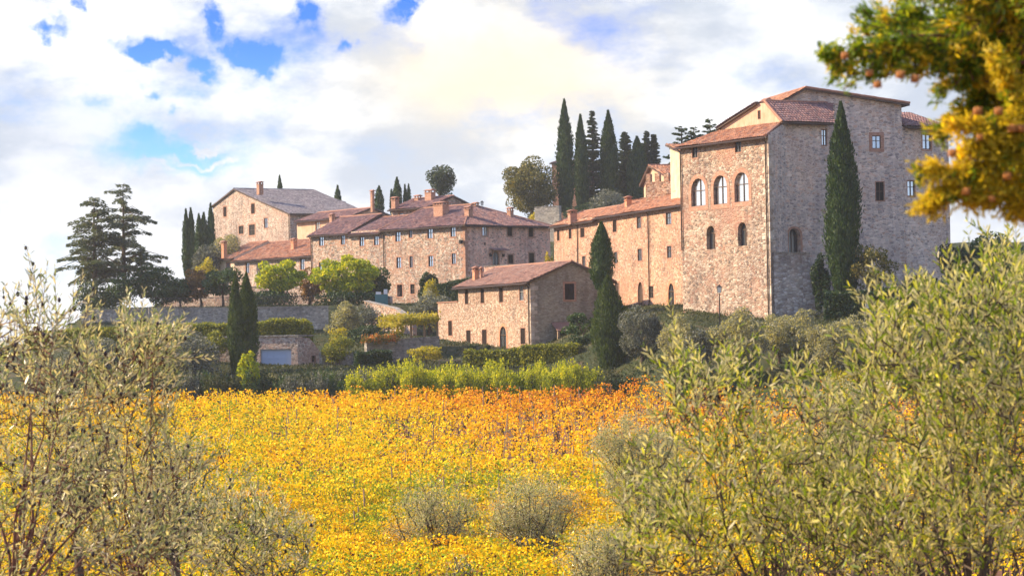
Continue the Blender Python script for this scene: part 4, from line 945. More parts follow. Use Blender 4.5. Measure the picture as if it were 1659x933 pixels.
def broad(name, label, cat, px, ytop, w, D, mat, ybot=None, leafl=.3, dens=3.2, trunk=True, group=None, gx=None, asp=.9, k=16, barkm='bark', lobe=.42, ground=None):
    """round crowned tree or bush; crown from ytop down to ybot (px), w px wide, standing at depth D"""
    rg = rgen(); g = ground_at(px, D) if ground is None else Vector((P(px, 500, D).x, D, ground)); t_ = P(px, ytop, D); rw = w / 2 * D / F
    g.x = t_.x if gx is None else P(gx, 500, D).x
    zb = g.z + .15 if ybot is None else P(px, ybot, D).z; zb = max(zb, g.z + .1) if ybot is None else zb
    if cat in ('shrub', 'sapling', 'olive tree', 'hedge', 'climber') and zb > g.z: zb = g.z + .05
    rz = (t_.z - zb) / 2; c = (t_.x, D, zb + rz)
    r = thing(name, label, cat, (g.x, g.y, g.z), group)
    lb = crown_lobes(rg, c, rw, rw * asp, rz, k, lobe)
    n = int(dens * (4 * rw * rz) / (leafl * leafl * .3)); C, d = lobes_pts(rg, lb, n)
    C = C[C[:, 2] > g.z]; n = len(C)
    Dv = rnd_dirs(rg, n, .2); V, Q = quads(rg, C, Dv, leafl * rg.uniform(.7, 1.4, n), leafl * .62 * rg.uniform(.7, 1.3, n))
    np_build('crown', V, Q, 4, L[mat], r)
    if trunk:
        tr = max(.06, min(.35, (t_.z - g.z) * .03)); trunk_mb(rg, g, (c[0], c[1], max(zb, g.z + .4) + rz * .4), tr, 7, (rw * .6, rw * .6, rz * .9)).build('trunk', M[barkm], r, smooth=True)
    return r
def cypress(label, px, ytop, w, D, mat='cypress', base=None, group=None, leafl=.38, lean=0, dens=3.6, name='cypress_tree', prof=None, k=1.0):
    rg = rgen(); g = ground_at(px, D); t_ = P(px, ytop, D); H = t_.z - g.z
    if base is not None: g.z = P(px, base, D).z; H = t_.z - g.z
    Rr = w / 2 * D / F; g.x = t_.x - lean; r = thing(name, label, 'cypress', (g.x, g.y, g.z), group)
    def rad(t): 
        t = np.clip(t, 0, 1); return Rr * np.minimum(1, .62 + t * 1.5) * np.clip(1 - np.clip((t - .45) / .56, 0, 1) ** 1.7, 0, 1)
    n = int(dens * 2.2 * Rr * H / (leafl * leafl * .2)); tt = rg.random(n) ** .92; a = rg.uniform(0, 2 * np.pi, n)
    bump = 1 + .03 * (rg.random(n) > .88) * rg.random(n) * 9 + .1 * np.sin(a * 5 + tt * 63 + px) + .14 * np.sin(a * 3 + tt * 17) * np.sin(tt * 31 + a * 2 + px) + rg.normal(0, .07, n)
    rr = rad(tt) * bump * rg.uniform(.8, 1.03, n)
    C = np.stack([g.x + lean * tt + rr * np.cos(a), g.y + rr * np.sin(a), g.z + .1 + tt * H], 1)
    Dv = np.stack([np.cos(a) * .35, np.sin(a) * .35, np.ones(n)], 1) + rg.normal(0, .22, (n, 3)); Dv /= np.linalg.norm(Dv, axis=1, keepdims=True)
    V, Q = quads(rg, C, Dv, leafl * rg.uniform(.7, 1.6, n), leafl * .4 * rg.uniform(.6, 1.3, n))
    # dense inner body of the same foliage
    ns, nr = 12, 30; ring = []
    for i in range(nr):
        t1 = i / (nr - 1) * .97
        for j in range(ns):
            a1 = 2 * math.pi * j / ns; q = rad(t1) * .78 * (1 + .12 * math.sin(a1 * 3 + t1 * 17) * math.sin(t1 * 31 + a1 * 2 + px)) + rg.normal(0, .03)
            ring.append((g.x + lean * t1 + q * math.cos(a1), g.y + q * math.sin(a1), g.z + .2 + t1 * H))
    qi = [[i * ns + j, i * ns + (j + 1) % ns, (i + 1) * ns + (j + 1) % ns, (i + 1) * ns + j] for i in range(nr - 1) for j in range(ns)]
    Q = np.concatenate([Q, np.array(qi) + len(V)]); V = np.concatenate([V, np.array(ring)])
    np_build('crown', V, Q, 4, L[mat], r)
    b = MB(); b.tube([g - UP * .3, g + UP * .6, g + UP * H * .25], [.22, .18, .1], 7); b.build('trunk', M['bark'], r); return r
def conifer(label, px, ytop, w, D, mat, name, cat, tiers=22, droop=.12, gap=.0, trunkr=.3, base=None, up=.1, powr=.75, bfill=1.0, zstart=.12, gx=None, leafl=.34, flat=.35, nb=7):
    """tiered conifer: whorls of flat boughs along a straight trunk"""
    rg = rgen(); g = ground_at(px, D); t_ = P(px, ytop, D); g.x = t_.x
    if base is not None: g.z = P(px, base, D).z
    H = t_.z - g.z; Rr = w / 2 * D / F; r = thing(name, label, cat, (g.x, g.y, g.z))
    b = MB(); b.tube([g - UP * .3, g + UP * H * .3, g + UP * H * .7, g + UP * H * .99], [trunkr, trunkr * .8, trunkr * .4, .03], 8)
    Cs, Ds = [], []
    for i in range(tiers):
        t0 = zstart + (1 - zstart) * (i + .5) / tiers; t1 = t0; rl = Rr * (1 - (t1 - zstart) / (1 - zstart)) ** powr
        for k in range(nb):
            t1 = min(.985, t0 + rg.uniform(-.75, .75) / tiers * (1 - zstart)); a = rg.uniform(0, 2 * np.pi); l = max(.35, rl * rg.choice([.55, .8, 1.0, 1.18]) * rg.uniform(.85, 1.1)); zz = g.z + H * t1 + rg.normal(0, H * .006)
            p0 = np.array([g.x, g.y, zz]); dirv = np.array([math.cos(a), math.sin(a), 0])
            tip = p0 + dirv * l + np.array([0, 0, l * (up - droop * rg.uniform(.5, 1.5))])
            mid = p0 + dirv * l * .5 + np.array([0, 0, l * (up * .8)])
            if l > .8: b.tube([p0, mid, tip], [max(.03, .022 * l), max(.02, .014 * l), .015], 4)
            n = int(bfill * 60 * l * (.5 + l * .12) / (leafl / .34) ** 2); s1 = rg.random(n) ** .8 * .95 + .08
            base_ = (1 - s1)[:, None] ** 2 * p0 + 2 * ((1 - s1) * s1)[:, None] * mid + (s1 ** 2)[:, None] * tip
            side = np.array([-dirv[1], dirv[0], 0]); wd = (.42 * l * np.sqrt(np.clip(1 - s1, 0, 1)) * s1 + .16)
            sd_ = rg.uniform(-1, 1, n)
            C = base_ + side * (sd_ * wd)[:, None]; C[:, 2] += -np.abs(sd_) * wd * .25 - rg.random(n) * flat * .5 + .05
            Dv = dirv[None] * .8 + side[None] * sd_[:, None] * .8 + rg.normal(0, .25, (n, 3)); Dv[:, 2] -= .12
            Cs.append(C); Ds.append(Dv / np.linalg.norm(Dv, axis=1, keepdims=True))
    C = np.concatenate(Cs); Dv = np.concatenate(Ds); n = len(C); V, Q = quads(rg, C, Dv, leafl * rg.uniform(.7, 1.5, n), leafl * .38 * rg.uniform(.7, 1.3, n))
    np_build('crown', V, Q, 4, L[mat], r); b.build('trunk', M['bark'], r); return r
def hedge(label, pts, zdrop, depth, mat='hedge', name='hedge', leafl=.22, dens=3.0, rag=.12, cat='hedge', kind=None, zbot=None):
    """clipped hedge along pts=(px,ytop,D); zdrop = height in metres"""
    rg = rgen(); T = [P(*p) for p in pts]; Vs = []; core = MB()
    for A, B_ in zip(T[:-1], T[1:]):
        d = B_ - A; Ln_ = math.hypot(d.x, d.y); u = np.array([d.x, d.y, 0]) / Ln_; nb_ = np.array([-u[1], u[0], 0]); A_ = np.array(A); dz = d.z
        areas = [Ln_ * zdrop, Ln_ * depth, depth * zdrop * 2]
        for kf, ar in enumerate(areas):
            n = int(dens * ar / (leafl * leafl * .3)); s1 = rg.random(n); q1 = rg.random(n)
            wob = rag * (np.sin(s1 * Ln_ * 1.3 + A.x) + np.sin(s1 * Ln_ * 3.1 + 2)) * .6
            if kf == 0: off = np.zeros(n); zz = -q1 * zdrop
            elif kf == 1: off = q1 * depth; zz = np.zeros(n)
            else: off = q1 * depth; zz = -rg.random(n) * zdrop; s1 = (s1 > .5) * 1.0
            C = A_ + u * (s1 * Ln_)[:, None] + nb_ * off[:, None]; C[:, 2] += s1 * dz + zz + wob * (zz > -.3)
            C += rg.normal(0, rag * .8, C.shape); Vs.append(C)
        o = Vector(u) * .0; i_ = .12; nbv = Vector(nb_); a0, b0 = A + nbv * i_, B_ + nbv * i_; a1, b1 = A + nbv * (depth - i_), B_ + nbv * (depth - i_)
        dn = UP * -zdrop; up_ = UP * -.15; core.prism([a0 + dn, b0 + dn, b1 + dn, a1 + dn], [a0 + up_, b0 + up_, b1 + up_, a1 + up_])
    C = np.concatenate(Vs); n = len(C); V, Q = quads(rg, C, rnd_dirs(rg, n, .5), leafl * rg.uniform(.7, 1.4, n), leafl * .6 * rg.uniform(.7, 1.3, n))
    cv = np.array(core.v); cf = np.array(core.f)
    org = Vector((T[0].x, T[0].y, T[0].z - zdrop))
    V = np.concatenate([V, cv]) - np.array(org); Q = np.concatenate([Q, cf + len(V) - len(cv)])
    o = link(name, raw_mesh(name, V, Q, 4, L[mat])); o.location = org; return tag(o, label, cat, kind=kind)

# ---- cedars and trees at the left
conifer('right hand and taller of the two layered cedars at the far left', 199, 297, 150, 338, 'cedar', 'cedar_tree', 'cedar', tiers=11, droop=.26, trunkr=.32, base=482, up=.26, powr=.6, zstart=.16, leafl=.33, nb=8, bfill=.95, flat=.7)
conifer('left hand cedar with a broken bushy top, leaning into the taller cedar', 152, 320, 118, 335, 'cedar', 'cedar_tree', 'cedar', tiers=11, droop=.22, trunkr=.34, base=482, up=.32, powr=.42, zstart=.14, leafl=.33, nb=9, bfill=1.0, flat=.8)
conifer('small dark conifer standing under the right side of the tall cedar', 228, 400, 46, 334, 'cedar', 'conifer_tree', 'conifer', tiers=12, droop=.25, trunkr=.15, base=480, zstart=.05)
broad('dark_shrub', 'dark low shrub mass at the foot of the two cedars', 'shrub', 150, 452, 100, 333, 'darkhedge', 500, ground=16.5)
broad('ivy_shrub', 'olive green shrub growing between the two cedar trunks', 'shrub', 195, 435, 50, 332, 'green', 480, ground=16.6, dens=2)
broad('bay_tree', 'dark green round tree between the cedars and the left cypresses', 'tree', 252, 432, 96, 334, 'green', 497, k=26, dens=4.5)
broad('bay_tree', 'small dark tree just right of the dark round tree, below the tallest left cypress', 'tree', 292, 448, 50, 336, 'green', 495, dens=4)
for a in [('slender dark cypress, first of the left group and twin tipped with its neighbour', 301, 340, 13), ('slender dark cypress, second in the left group', 309, 339, 15), ('short cypress in the middle of the left group', 322, 348, 13), ('bushy cypress in the left group just before the gap', 330, 346, 14), ('lone cypress touching the left edge of the gabled stone house', 341, 331, 13)]:
    cypress(a[0], a[1], a[2], a[3], 396 - (a[1] > 315) * 6, base=448 if a[1] < 315 else 425, leafl=.4, dens=4)
broad('olive_tree', 'grey olive bush in front of the gabled house windows', 'olive tree', 372, 374, 70, 384, 'olive_far', 418, leafl=.28)
broad('olive_tree', 'bluish olive bush between the left cypresses and the small annex', 'olive tree', 335, 386, 50, 382, 'olive_blue', 432, leafl=.28)
broad('golden_shrub', 'golden topped shrub left of the small red roofed annex', 'shrub', 334, 411, 50, 368, 'yellow', 450, k=26, lobe=.3)
broad('rusty_tree', 'rusty brown leaved small tree left of the dark green tree under the annex', 'tree', 324, 432, 72, 337, 'orange', 490, dens=4, k=26, lobe=.33)
broad('mulberry_tree', 'plain green tree between the rusty tree and the cypress pair', 'tree', 360, 430, 80, 333, 'green', 486, dens=4, k=26, lobe=.33)
broad('lime_green_tree', 'bright lime green spreading tree directly right of the cypress pair', 'lime green tree', 452, 414, 96, 330, 'lime', 484, leafl=.36, k=40, lobe=.25, dens=5.5)
broad('lime_green_tree', 'largest bright lime green tree, in front of the row house downpipe', 'lime green tree', 564, 408, 134, 326, 'lime', 486, leafl=.36, k=56, lobe=.22, dens=5.5)
broad('dark_tree', 'dark green tree shading the ground behind and right of the largest lime green tree', 'tree', 606, 426, 64, 329, 'green', 488, dens=5)
broad('rusty_bush', 'brownish bush between the two lime green trees', 'shrub', 502, 434, 48, 334, 'orange', 488)
broad('dark_shrub', 'dark bushes in the shade below the left lime green tree', 'shrub', 440, 466, 110, 328, 'darkhedge', 500, ground=16.8, trunk=False)
broad('dark_shrub', 'dark bushes in the shade below the largest lime green tree', 'shrub', 560, 470, 120, 324, 'darkhedge', 502, ground=16.8, trunk=False)
# ---- hilltop
for a in [('small cypress tip above the grey roof of the gabled house', 453, 286, 10, 440), ('cypress tip at the right end of the hipped barn roof', 547, 302, 11, 440), ('small loose cypress left of the roofline chimneys', 614, 303, 15, 450),
          ('very thin cypress sliver beside the roofline cypress', 634, 308, 6, 450), ('pointed cypress above the upper house roof', 643, 289, 15, 450), ('left one of two tiny leaning cypresses before the round pine', 656, 300, 7, 450), ('right one of two tiny leaning cypresses before the round pine', 662, 300, 8, 450)]:
    cypress(*a, base=350, leafl=.4, dens=4)
broad('round_pine', 'round dark pine crown above the upper house ridge', 'pine', 711, 265, 52, 440, 'pine', 322, k=22, dens=4.5, ground=30)
broad('oak_tree', 'large brown and green oak on the hill left of the tall cypresses', 'oak', 860, 253, 106, 424, 'oak', 356, k=44, dens=5.0, leafl=.34, ground=30.5, lobe=.32)
broad('golden_bush', 'small golden bush at the foot of the hill oak', 'shrub', 868, 338, 26, 410, 'yellow', 352)
cypress('tallest slim cypress on the hill, right of the oak', 914, 163, 27, 425, base=345, leafl=.45, dens=4.2)
cypress('second tall cypress on the hill, pressed against a fir', 940, 187, 22, 428, base=345, leafl=.45, dens=4.2)
conifer('pointed fir between the second and third tall cypresses', 959, 179, 46, 430, 'pine', 'fir_tree', 'fir', tiers=34, droop=.1, up=.25, powr=.62, base=345, zstart=.02, bfill=2.2, nb=9)
cypress('third tall cypress on the hill, right of the pointed fir', 985, 181, 30, 429, base=345, leafl=.45, dens=4.2)
conifer('open dark fir with sky showing through, right of the third tall cypress', 1012, 214, 42, 432, 'pine', 'fir_tree', 'fir', tiers=26, droop=.05, up=.35, powr=.5, base=330, zstart=.02, bfill=2.2, nb=11)
cypress('broad dark cypress in front of the twin dark firs', 1032, 223, 34, 428, base=345, leafl=.45, dens=4.2)
conifer('dark fir left of its thinner twin above the chapel', 1047, 213, 36, 433, 'pine', 'fir_tree', 'fir', tiers=26, droop=.05, up=.35, powr=.5, base=330, zstart=.02, bfill=2.6, nb=11)
conifer('thin fir directly above the chapel roof', 1059, 218, 30, 433, 'pine', 'fir_tree', 'fir', tiers=26, droop=.05, up=.35, powr=.5, base=330, zstart=.02, bfill=2.6, nb=11)
broad('bluish_bush', 'dark bluish round bush at the foot of the tall hill cypresses', 'shrub', 988, 300, 74, 415, 'olive_blue', 345, ground=30)
broad('dark_undergrowth', 'dark growth filling the foot of the hill conifers', 'shrub', 1010, 290, 110, 436, 'darkhedge', 350, ground=29, trunk=False)
broad('dark_undergrowth', 'dark growth between the tallest cypress and the wing roof', 'shrub', 945, 320, 70, 418, 'darkhedge', 352, ground=29, trunk=False)
for a in [('wind shaped pine behind the castle roof, left of three', 1104, 205, 60), ('middle pine peeping over the castle roof', 1124, 207, 56), ('rightmost pine rising over the castle eave', 1150, 193, 66)]:
    conifer(a[0], a[1], a[2], a[3], 330, 'pine', 'pine_tree', 'pine', tiers=12, droop=.0, up=.3, powr=.5, base=300, zstart=.1, bfill=1.2, nb=5)
broad('pine_tree', 'low dense pine growth behind the plaster tower and castle eave', 'pine', 1112, 230, 70, 334, 'pine', 270, ground=25)
# ---- middle ground
c1 = cypress('left one of the pair of clipped cypresses by the blue door garage', 381, 446, 25, 254, 'cypress_lit', base=606, leafl=.26, dens=4.5)
cypress('right one of the pair of clipped cypresses by the blue door garage', 399, 444, 33, 256, 'cypress_lit', base=602, leafl=.26, dens=4.5)
cypress('narrow dark cypress in front of the wing wall, behind the broader cypress', 974, 362, 36, 259, 'cypress', base=470, leafl=.26, dens=4.5)
cypress('broad leaning cypress at the right corner of the farmhouse', 984, 449, 54, 246, 'cypress_lit', base=600, leafl=.26, dens=4.5, lean=-.3)
cypress('huge dark cypress against the shaded castle wall', 1362, 168, 52, 237.5, 'cypress', base=488, leafl=.3, dens=4.5, lean=0)
broad('lime_sapling', 'glowing lime yellow sapling at the foot of the cypress pair', 'sapling', 402, 558, 46, 241, 'lime', 614, leafl=.3, dens=2.4, k=34, lobe=.2)
hedge('long clipped hedge above the garage, between the cypress pair and its rounded right end', [(412, 526, 268), (440, 521, 268), (470, 518, 268), (492, 519, 268), (501, 524, 268)], 1.8, 3)
hedge('long clipped hedge running left from the cypress pair below the retaining wall', [(40, 541, 274), (120, 536, 272), (200, 531, 270), (300, 528, 268), (375, 527, 267)], 1.6, 2.5)
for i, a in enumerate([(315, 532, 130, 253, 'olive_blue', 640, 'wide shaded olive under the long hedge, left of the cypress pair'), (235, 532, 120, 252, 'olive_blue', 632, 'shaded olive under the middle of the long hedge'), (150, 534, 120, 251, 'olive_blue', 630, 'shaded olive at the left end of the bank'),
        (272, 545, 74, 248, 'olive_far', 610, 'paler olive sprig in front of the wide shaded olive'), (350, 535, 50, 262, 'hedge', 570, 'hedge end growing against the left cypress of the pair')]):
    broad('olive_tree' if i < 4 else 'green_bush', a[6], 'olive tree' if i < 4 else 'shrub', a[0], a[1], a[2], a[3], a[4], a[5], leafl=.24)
broad('olive_tree', 'silvery olive tree in front of the right end of the retaining wall', 'olive tree', 556, 487, 68, 290, 'olive_far', 560, leafl=.24, k=22, lobe=.33)
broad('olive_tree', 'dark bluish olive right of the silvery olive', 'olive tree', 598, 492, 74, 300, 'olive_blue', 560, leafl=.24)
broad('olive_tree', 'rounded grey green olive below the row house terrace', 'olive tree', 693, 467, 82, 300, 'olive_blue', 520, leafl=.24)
broad('olive_tree', 'pale topped olive sprig between the rounded olive and the arched hedge', 'olive tree', 697, 460, 44, 304, 'olive_far', 492, leafl=.24)
broad('climbing_plant', 'yellow green climber beside the arched hedge at the row house', 'climber', 699, 452, 36, 310, 'yellow', 468, leafl=.24)
broad('arched_hedge', 'round topped dark clipped hedge arch at the foot of the row house', 'hedge', 693, 439, 40, 318, 'darkhedge', 478, leafl=.22, dens=5, k=10)
hedge('dark hedge at the foot of the pinkish side of the row house', [(708, 462, 317), (740, 456, 315), (765, 452, 313)], 3.4, 2, 'darkhedge')
broad('green_bush', 'bright green bush in the gap between row house and wing', 'shrub', 890, 403, 22, 285, 'yellow', 432, leafl=.24)
broad('laurel_bush', 'dark box shaped laurel with golden shoots right of the garage', 'shrub', 548, 536, 56, 262, 'hedge', 574, leafl=.22, k=20)
broad('golden_shrub', 'golden shoots on top of the laurel right of the garage', 'shrub', 548, 524, 34, 264, 'yellow', 546, leafl=.22, ground=12, trunk=False, dens=2)
broad('dark_shrub', 'dark shrub under the silvery and bluish olives', 'shrub', 600, 525, 90, 285, 'darkhedge', 565, leafl=.24)
hedge('low row of orange and red flowers on the garden wall', [(593, 547, 266.5), (615, 545.5, 267.5), (646, 545, 268.5)], .45, .8, 'flower', 'flower_bed', .2, 2.4, .2, 'flowers', 'stuff')
rr_ = hedge('yellow green vine foliage draped over the pergola beams', [(640, 518, 269.6), (660, 514, 270.5), (690, 513, 271.5), (711, 509, 272.5)], .7, 3, 'yellow', 'pergola_vine', .24, 1.6, .22, 'vine')
broad('vine_stem', 'golden vine hanging down the left end of the pergola', 'vine', 648, 518, 17, 269, 'yellow', 548, leafl=.22, trunk=False)
hedge('short low clipped hedge left of the golden shrub in front of the garden wall', [(580, 572, 258), (634, 570, 259)], 1.1, 1.2, 'darkhedge')
broad('golden_shrub', 'golden yellow shrub row left of the garden table', 'shrub', 690, 559, 72, 262, 'yellow', 580, leafl=.22, k=24, lobe=.3)
hedge('long low clipped hedge in front of the farmhouse, lower left section', [(752, 570, 257), (800, 569, 256), (846, 568, 255)], 1.3, 1.3)
hedge('taller clipped hedge in front of the farmhouse gable, right section', [(845, 563, 254), (890, 560, 253), (933, 559, 252)], 1.5, 1.4)
broad('topiary_ball', 'left one of two small box balls against the farmhouse', 'topiary', 764, 557, 13, 266.5, 'darkhedge', 571, leafl=.16, dens=6, trunk=False, k=4)
broad('topiary_ball', 'right one of two small box balls, nearer the arched door', 'topiary', 791, 558, 13, 266.0, 'darkhedge', 572, leafl=.16, dens=6, trunk=False, k=4)
broad('climber_bush', 'green climber over the porch at the farmhouse gable', 'climber', 940, 504, 62, 261, 'green', 560, leafl=.22, dens=4, k=26, lobe=.3, trunk=False)
broad('dark_shrub', 'dark shrub between porch and broad cypress', 'shrub', 944, 538, 50, 255, 'darkhedge', 590, leafl=.22, dens=4)
# ---- bank below the castle
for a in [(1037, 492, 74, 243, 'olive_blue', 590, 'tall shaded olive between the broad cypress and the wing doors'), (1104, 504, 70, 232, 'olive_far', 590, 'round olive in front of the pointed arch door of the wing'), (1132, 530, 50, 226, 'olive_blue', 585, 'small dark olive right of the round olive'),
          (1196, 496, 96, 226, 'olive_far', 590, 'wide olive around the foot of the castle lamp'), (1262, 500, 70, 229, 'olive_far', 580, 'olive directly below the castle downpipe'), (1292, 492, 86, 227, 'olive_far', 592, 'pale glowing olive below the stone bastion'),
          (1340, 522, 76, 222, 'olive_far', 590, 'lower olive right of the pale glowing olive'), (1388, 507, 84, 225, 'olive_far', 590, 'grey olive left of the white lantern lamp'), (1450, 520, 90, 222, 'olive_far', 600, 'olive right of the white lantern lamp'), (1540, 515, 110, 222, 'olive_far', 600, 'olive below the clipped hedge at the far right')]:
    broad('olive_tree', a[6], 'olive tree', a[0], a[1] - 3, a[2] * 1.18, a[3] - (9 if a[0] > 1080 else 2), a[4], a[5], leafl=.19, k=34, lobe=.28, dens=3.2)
hedge('tall dark clipped hedge along the foot of the shaded castle wall', [(1337, 477, 234), (1400, 474, 233), (1480, 470, 233), (1560, 468, 233)], 3.0, 2.5, 'darkhedge')
broad('ivy_column', 'column of dark ivy between the bastion and the huge cypress', 'ivy', 1329, 408, 30, 238.3, 'darkhedge', 512, leafl=.22, dens=6, k=14, trunk=False)
broad('ornamental_tree', 'loose ochre and green tree in front of the bluish castle wall', 'tree', 1414, 388, 96, 236.5, 'oak', 480, leafl=.24, dens=1.7, k=34, lobe=.25)
broad('dark_tree', 'dark spreading tree in front of the right end of the castle', 'tree', 1590, 366, 180, 238, 'darkhedge', 492, leafl=.26, k=40, lobe=.25, dens=4.5)
broad('dark_shrub', 'dark shrubs at the castle foot between the ochre tree and the dark conifer', 'shrub', 1490, 440, 90, 238, 'darkhedge', 485, leafl=.24)
# ---- bank growth
rg = rgen()
def bank_cloud(name, label, x0, x1, Dr, n, hmax, mat, leafl=.22, seed=0):
    rg = rgen(); px = rg.uniform(x0, x1, n); D = rg.uniform(*Dr, n); X = (px - 829.5) / F * D; z = gz(X, D)
    h = hmax * np.where(D > 244, .35, 1) * (.45 + .55 * np.sin(X * .9) * np.sin(D * .7 + X * .3)) * rg.random(n) ** .7
    C = np.stack([X, D, z + np.maximum(.03, h)], 1); V, Q = quads(rg, C, rnd_dirs(rg, n, 1.6), leafl * rg.uniform(.6, 1.8, n), leafl * .35 * rg.uniform(.6, 1.3, n))
    o = link(name, raw_mesh(name, V, Q, 4, L[mat])); return tag(o, label, 'grass', kind='stuff')
bank_cloud('bank_grass', 'rough dark grass and weeds covering the bank above the vineyard', 60, 1600, (226, 262), 60000, .7, 'grass')
bank_cloud('hill_grass', 'grass on the slopes between the houses', 60, 1250, (262, 425), 50000, .35, 'grass', .3)
def edge_shrub(label, px, ytop, w, D, mat, ybot, group, up=2.2, dens=2.6, leafl=.2):
    rg = rgen(); g = ground_at(px, D); t_ = P(px, ytop, D); r = w / 2 * D / F; H = max(.6, t_.z - g.z)
    n = int(dens * 2 * r * H / (leafl * leafl * .25)); ns = 46; sa = rg.uniform(0, 2 * np.pi, ns); sr = r * np.sqrt(rg.random(ns)); sh = H * (.62 + .38 * rg.random(ns)) * np.sqrt(np.clip(1 - (sr / r * .75) ** 2, .1, 1))
    i = rg.integers(0, ns, n); tt = rg.random(n) ** .7
    bx = g.x + sr[i] * np.cos(sa[i]) * (.55 + .45 * tt); by = g.y + sr[i] * np.sin(sa[i]) * (.55 + .45 * tt); sp = .17 * (1.15 - tt)
    C = np.stack([bx, by, g.z + tt * sh[i]], 1) + rg.normal(0, 1, (n, 3)) * np.stack([sp * 1.6, sp * 1.6, sp * .5], 1)
    V, Q = quads(rg, C, rnd_dirs(rg, n, up), leafl * rg.uniform(.7, 1.5, n), leafl * .42 * rg.uniform(.7, 1.3, n))
    rt = thing('edge_shrub', label, 'shrub', g, group); np_build('foliage', V, Q, 4, L[mat], rt)
    b = MB(); 
    for k in range(5): a = rg.uniform(0, 6.28); b.tube([g, g + Vector((math.cos(a) * r * .4, math.sin(a) * r * .4, H * .6))], [.05, .02], 4)
    b.build('stem', M['bark'], rt); return rt
for i in range(40):
    px = 570 + i * 10.2 + rg.uniform(-3, 3); y = 584 + rg.uniform(-15, 12) + (8 if i < 8 else 0)
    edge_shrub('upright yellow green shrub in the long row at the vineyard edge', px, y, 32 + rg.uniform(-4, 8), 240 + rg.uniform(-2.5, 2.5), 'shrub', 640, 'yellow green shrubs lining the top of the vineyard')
for i in range(40):
    px = 130 + i * 13.2 + rg.uniform(-4, 4); y = 598 + rg.uniform(-9, 9)
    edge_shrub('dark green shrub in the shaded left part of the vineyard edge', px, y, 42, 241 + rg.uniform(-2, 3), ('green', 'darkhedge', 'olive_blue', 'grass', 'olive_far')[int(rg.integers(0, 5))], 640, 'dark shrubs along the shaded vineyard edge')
for i in range(11):
    px = 1345 + i * 12 + rg.uniform(-4, 4); y = 593 + rg.uniform(-6, 6)
    edge_shrub('yellow shrub in the short row below the castle olives', px, y, 26, 211 + rg.uniform(-2, 2), 'yellow', 635, 'yellow shrubs below the castle olives')
for i in range(14):
    px = 985 + i * 30 + rg.uniform(-6, 6); y = 598 + rg.uniform(-8, 10)
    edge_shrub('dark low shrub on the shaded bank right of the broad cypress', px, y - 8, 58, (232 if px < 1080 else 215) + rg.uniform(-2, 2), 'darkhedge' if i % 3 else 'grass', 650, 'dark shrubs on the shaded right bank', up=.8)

# ------------------------------------------------------------------ vineyard
def vine_leaves(rg, n, leafl, H0=.55, H1=1.75):
    C = np.stack([rg.normal(0, .25, n), rg.normal(0, .2, n), H0 + (H1 - H0) * rg.random(n) ** .75], 1)
    C[:, 0] += rg.normal(0, .12, n); return C
ROWA = R(24); ru = np.array([math.cos(ROWA), math.sin(ROWA)]); rv = np.array([-ru[1], ru[0]])
rg = rgen(); vines = []
for i in range(-140, 160):
    for j in range(0, 150):
        s1 = i * 1.05 + rg.normal(0, .1); q1 = j * 2.35 + rg.normal(0, .06) - 40
        X = s1 * ru[0] + q1 * rv[0]; Y = 112 + s1 * ru[1] + q1 * rv[1]
        px = 829.5 + X / max(Y, 1) * F
        lim = np.interp(px, [860, 1000, 1110, 1250, 1500], [234, 226, 211, 205, 203])
        if 96 < Y < lim + 1.5 * math.sin(px * .02) and -60 < px < 1700 and rg.random() > .05: vines.append((X, Y, px))
vines = np.array(vines); order = np.argsort(vines[:, 1])
vines = vines[order]
inframe = [k for k in range(len(vines)) if vines[k, 1] > 108 and 330 < vines[k, 2] < 1250 and rg.random() > .0]
near = inframe[:300]; nearset = set(near)
protos = []
for q_ in range(6):
    rgp = rgen(); n = 330; C = vine_leaves(rgp, n, .14); C[:, 0] *= 1.15
    V, Q = quads(rgp, C, rnd_dirs(rgp, n), (.115 * rgp.uniform(.7, 1.4, n)), .10 * rgp.uniform(.7, 1.3, n)); mf = raw_mesh('foliage', V, Q, 4, L['vine'])
    b = MB(); b.tube([(0, 0, -.1), (.05, .02, .35), (.0, .0, .75), (.06, 0, .95)], [.055, .045, .04, .03], 5)
    for s_2 in (-1, 1): b.tube([(0, 0, .75), (s_2 * .3, 0, .9), (s_2 * .55, .02, .92)], [.03, .02, .012], 4)
    for k in range(5): b.tube([(rgp.uniform(-.5, .5), 0, .9), (rgp.uniform(-.5, .5), rgp.normal(0, .1), 1.6 + rgp.random() * .3)], [.012, .006], 3)
    protos.append((mf, b.mesh('trunk', M['barkv'])))
for c_, k in enumerate(near):
    X, Y, px = vines[k]; z = float(gz(X, Y)); mf, mt = protos[c_ % 6]
    r = thing('grape_vine', 'grape vine with yellow autumn leaves in the nearest part of the vineyard', 'grape vine', (X, Y, z - .05), 'grape vines in the nearest rows')
    r.rotation_euler.z = ROWA + rg.choice([0, math.pi]) + rg.normal(0, .1); s1 = rg.uniform(.85, 1.2); r.scale = (s1, s1, s1 * rg.uniform(.85, 1.1))
    link('foliage', mf, r); link('trunk', mt, r)
rest = np.array([v for k, v in enumerate(vines) if k not in nearset]); Vs = []; rgv = rgen()
print('vines', len(vines), 'rest', len(rest))
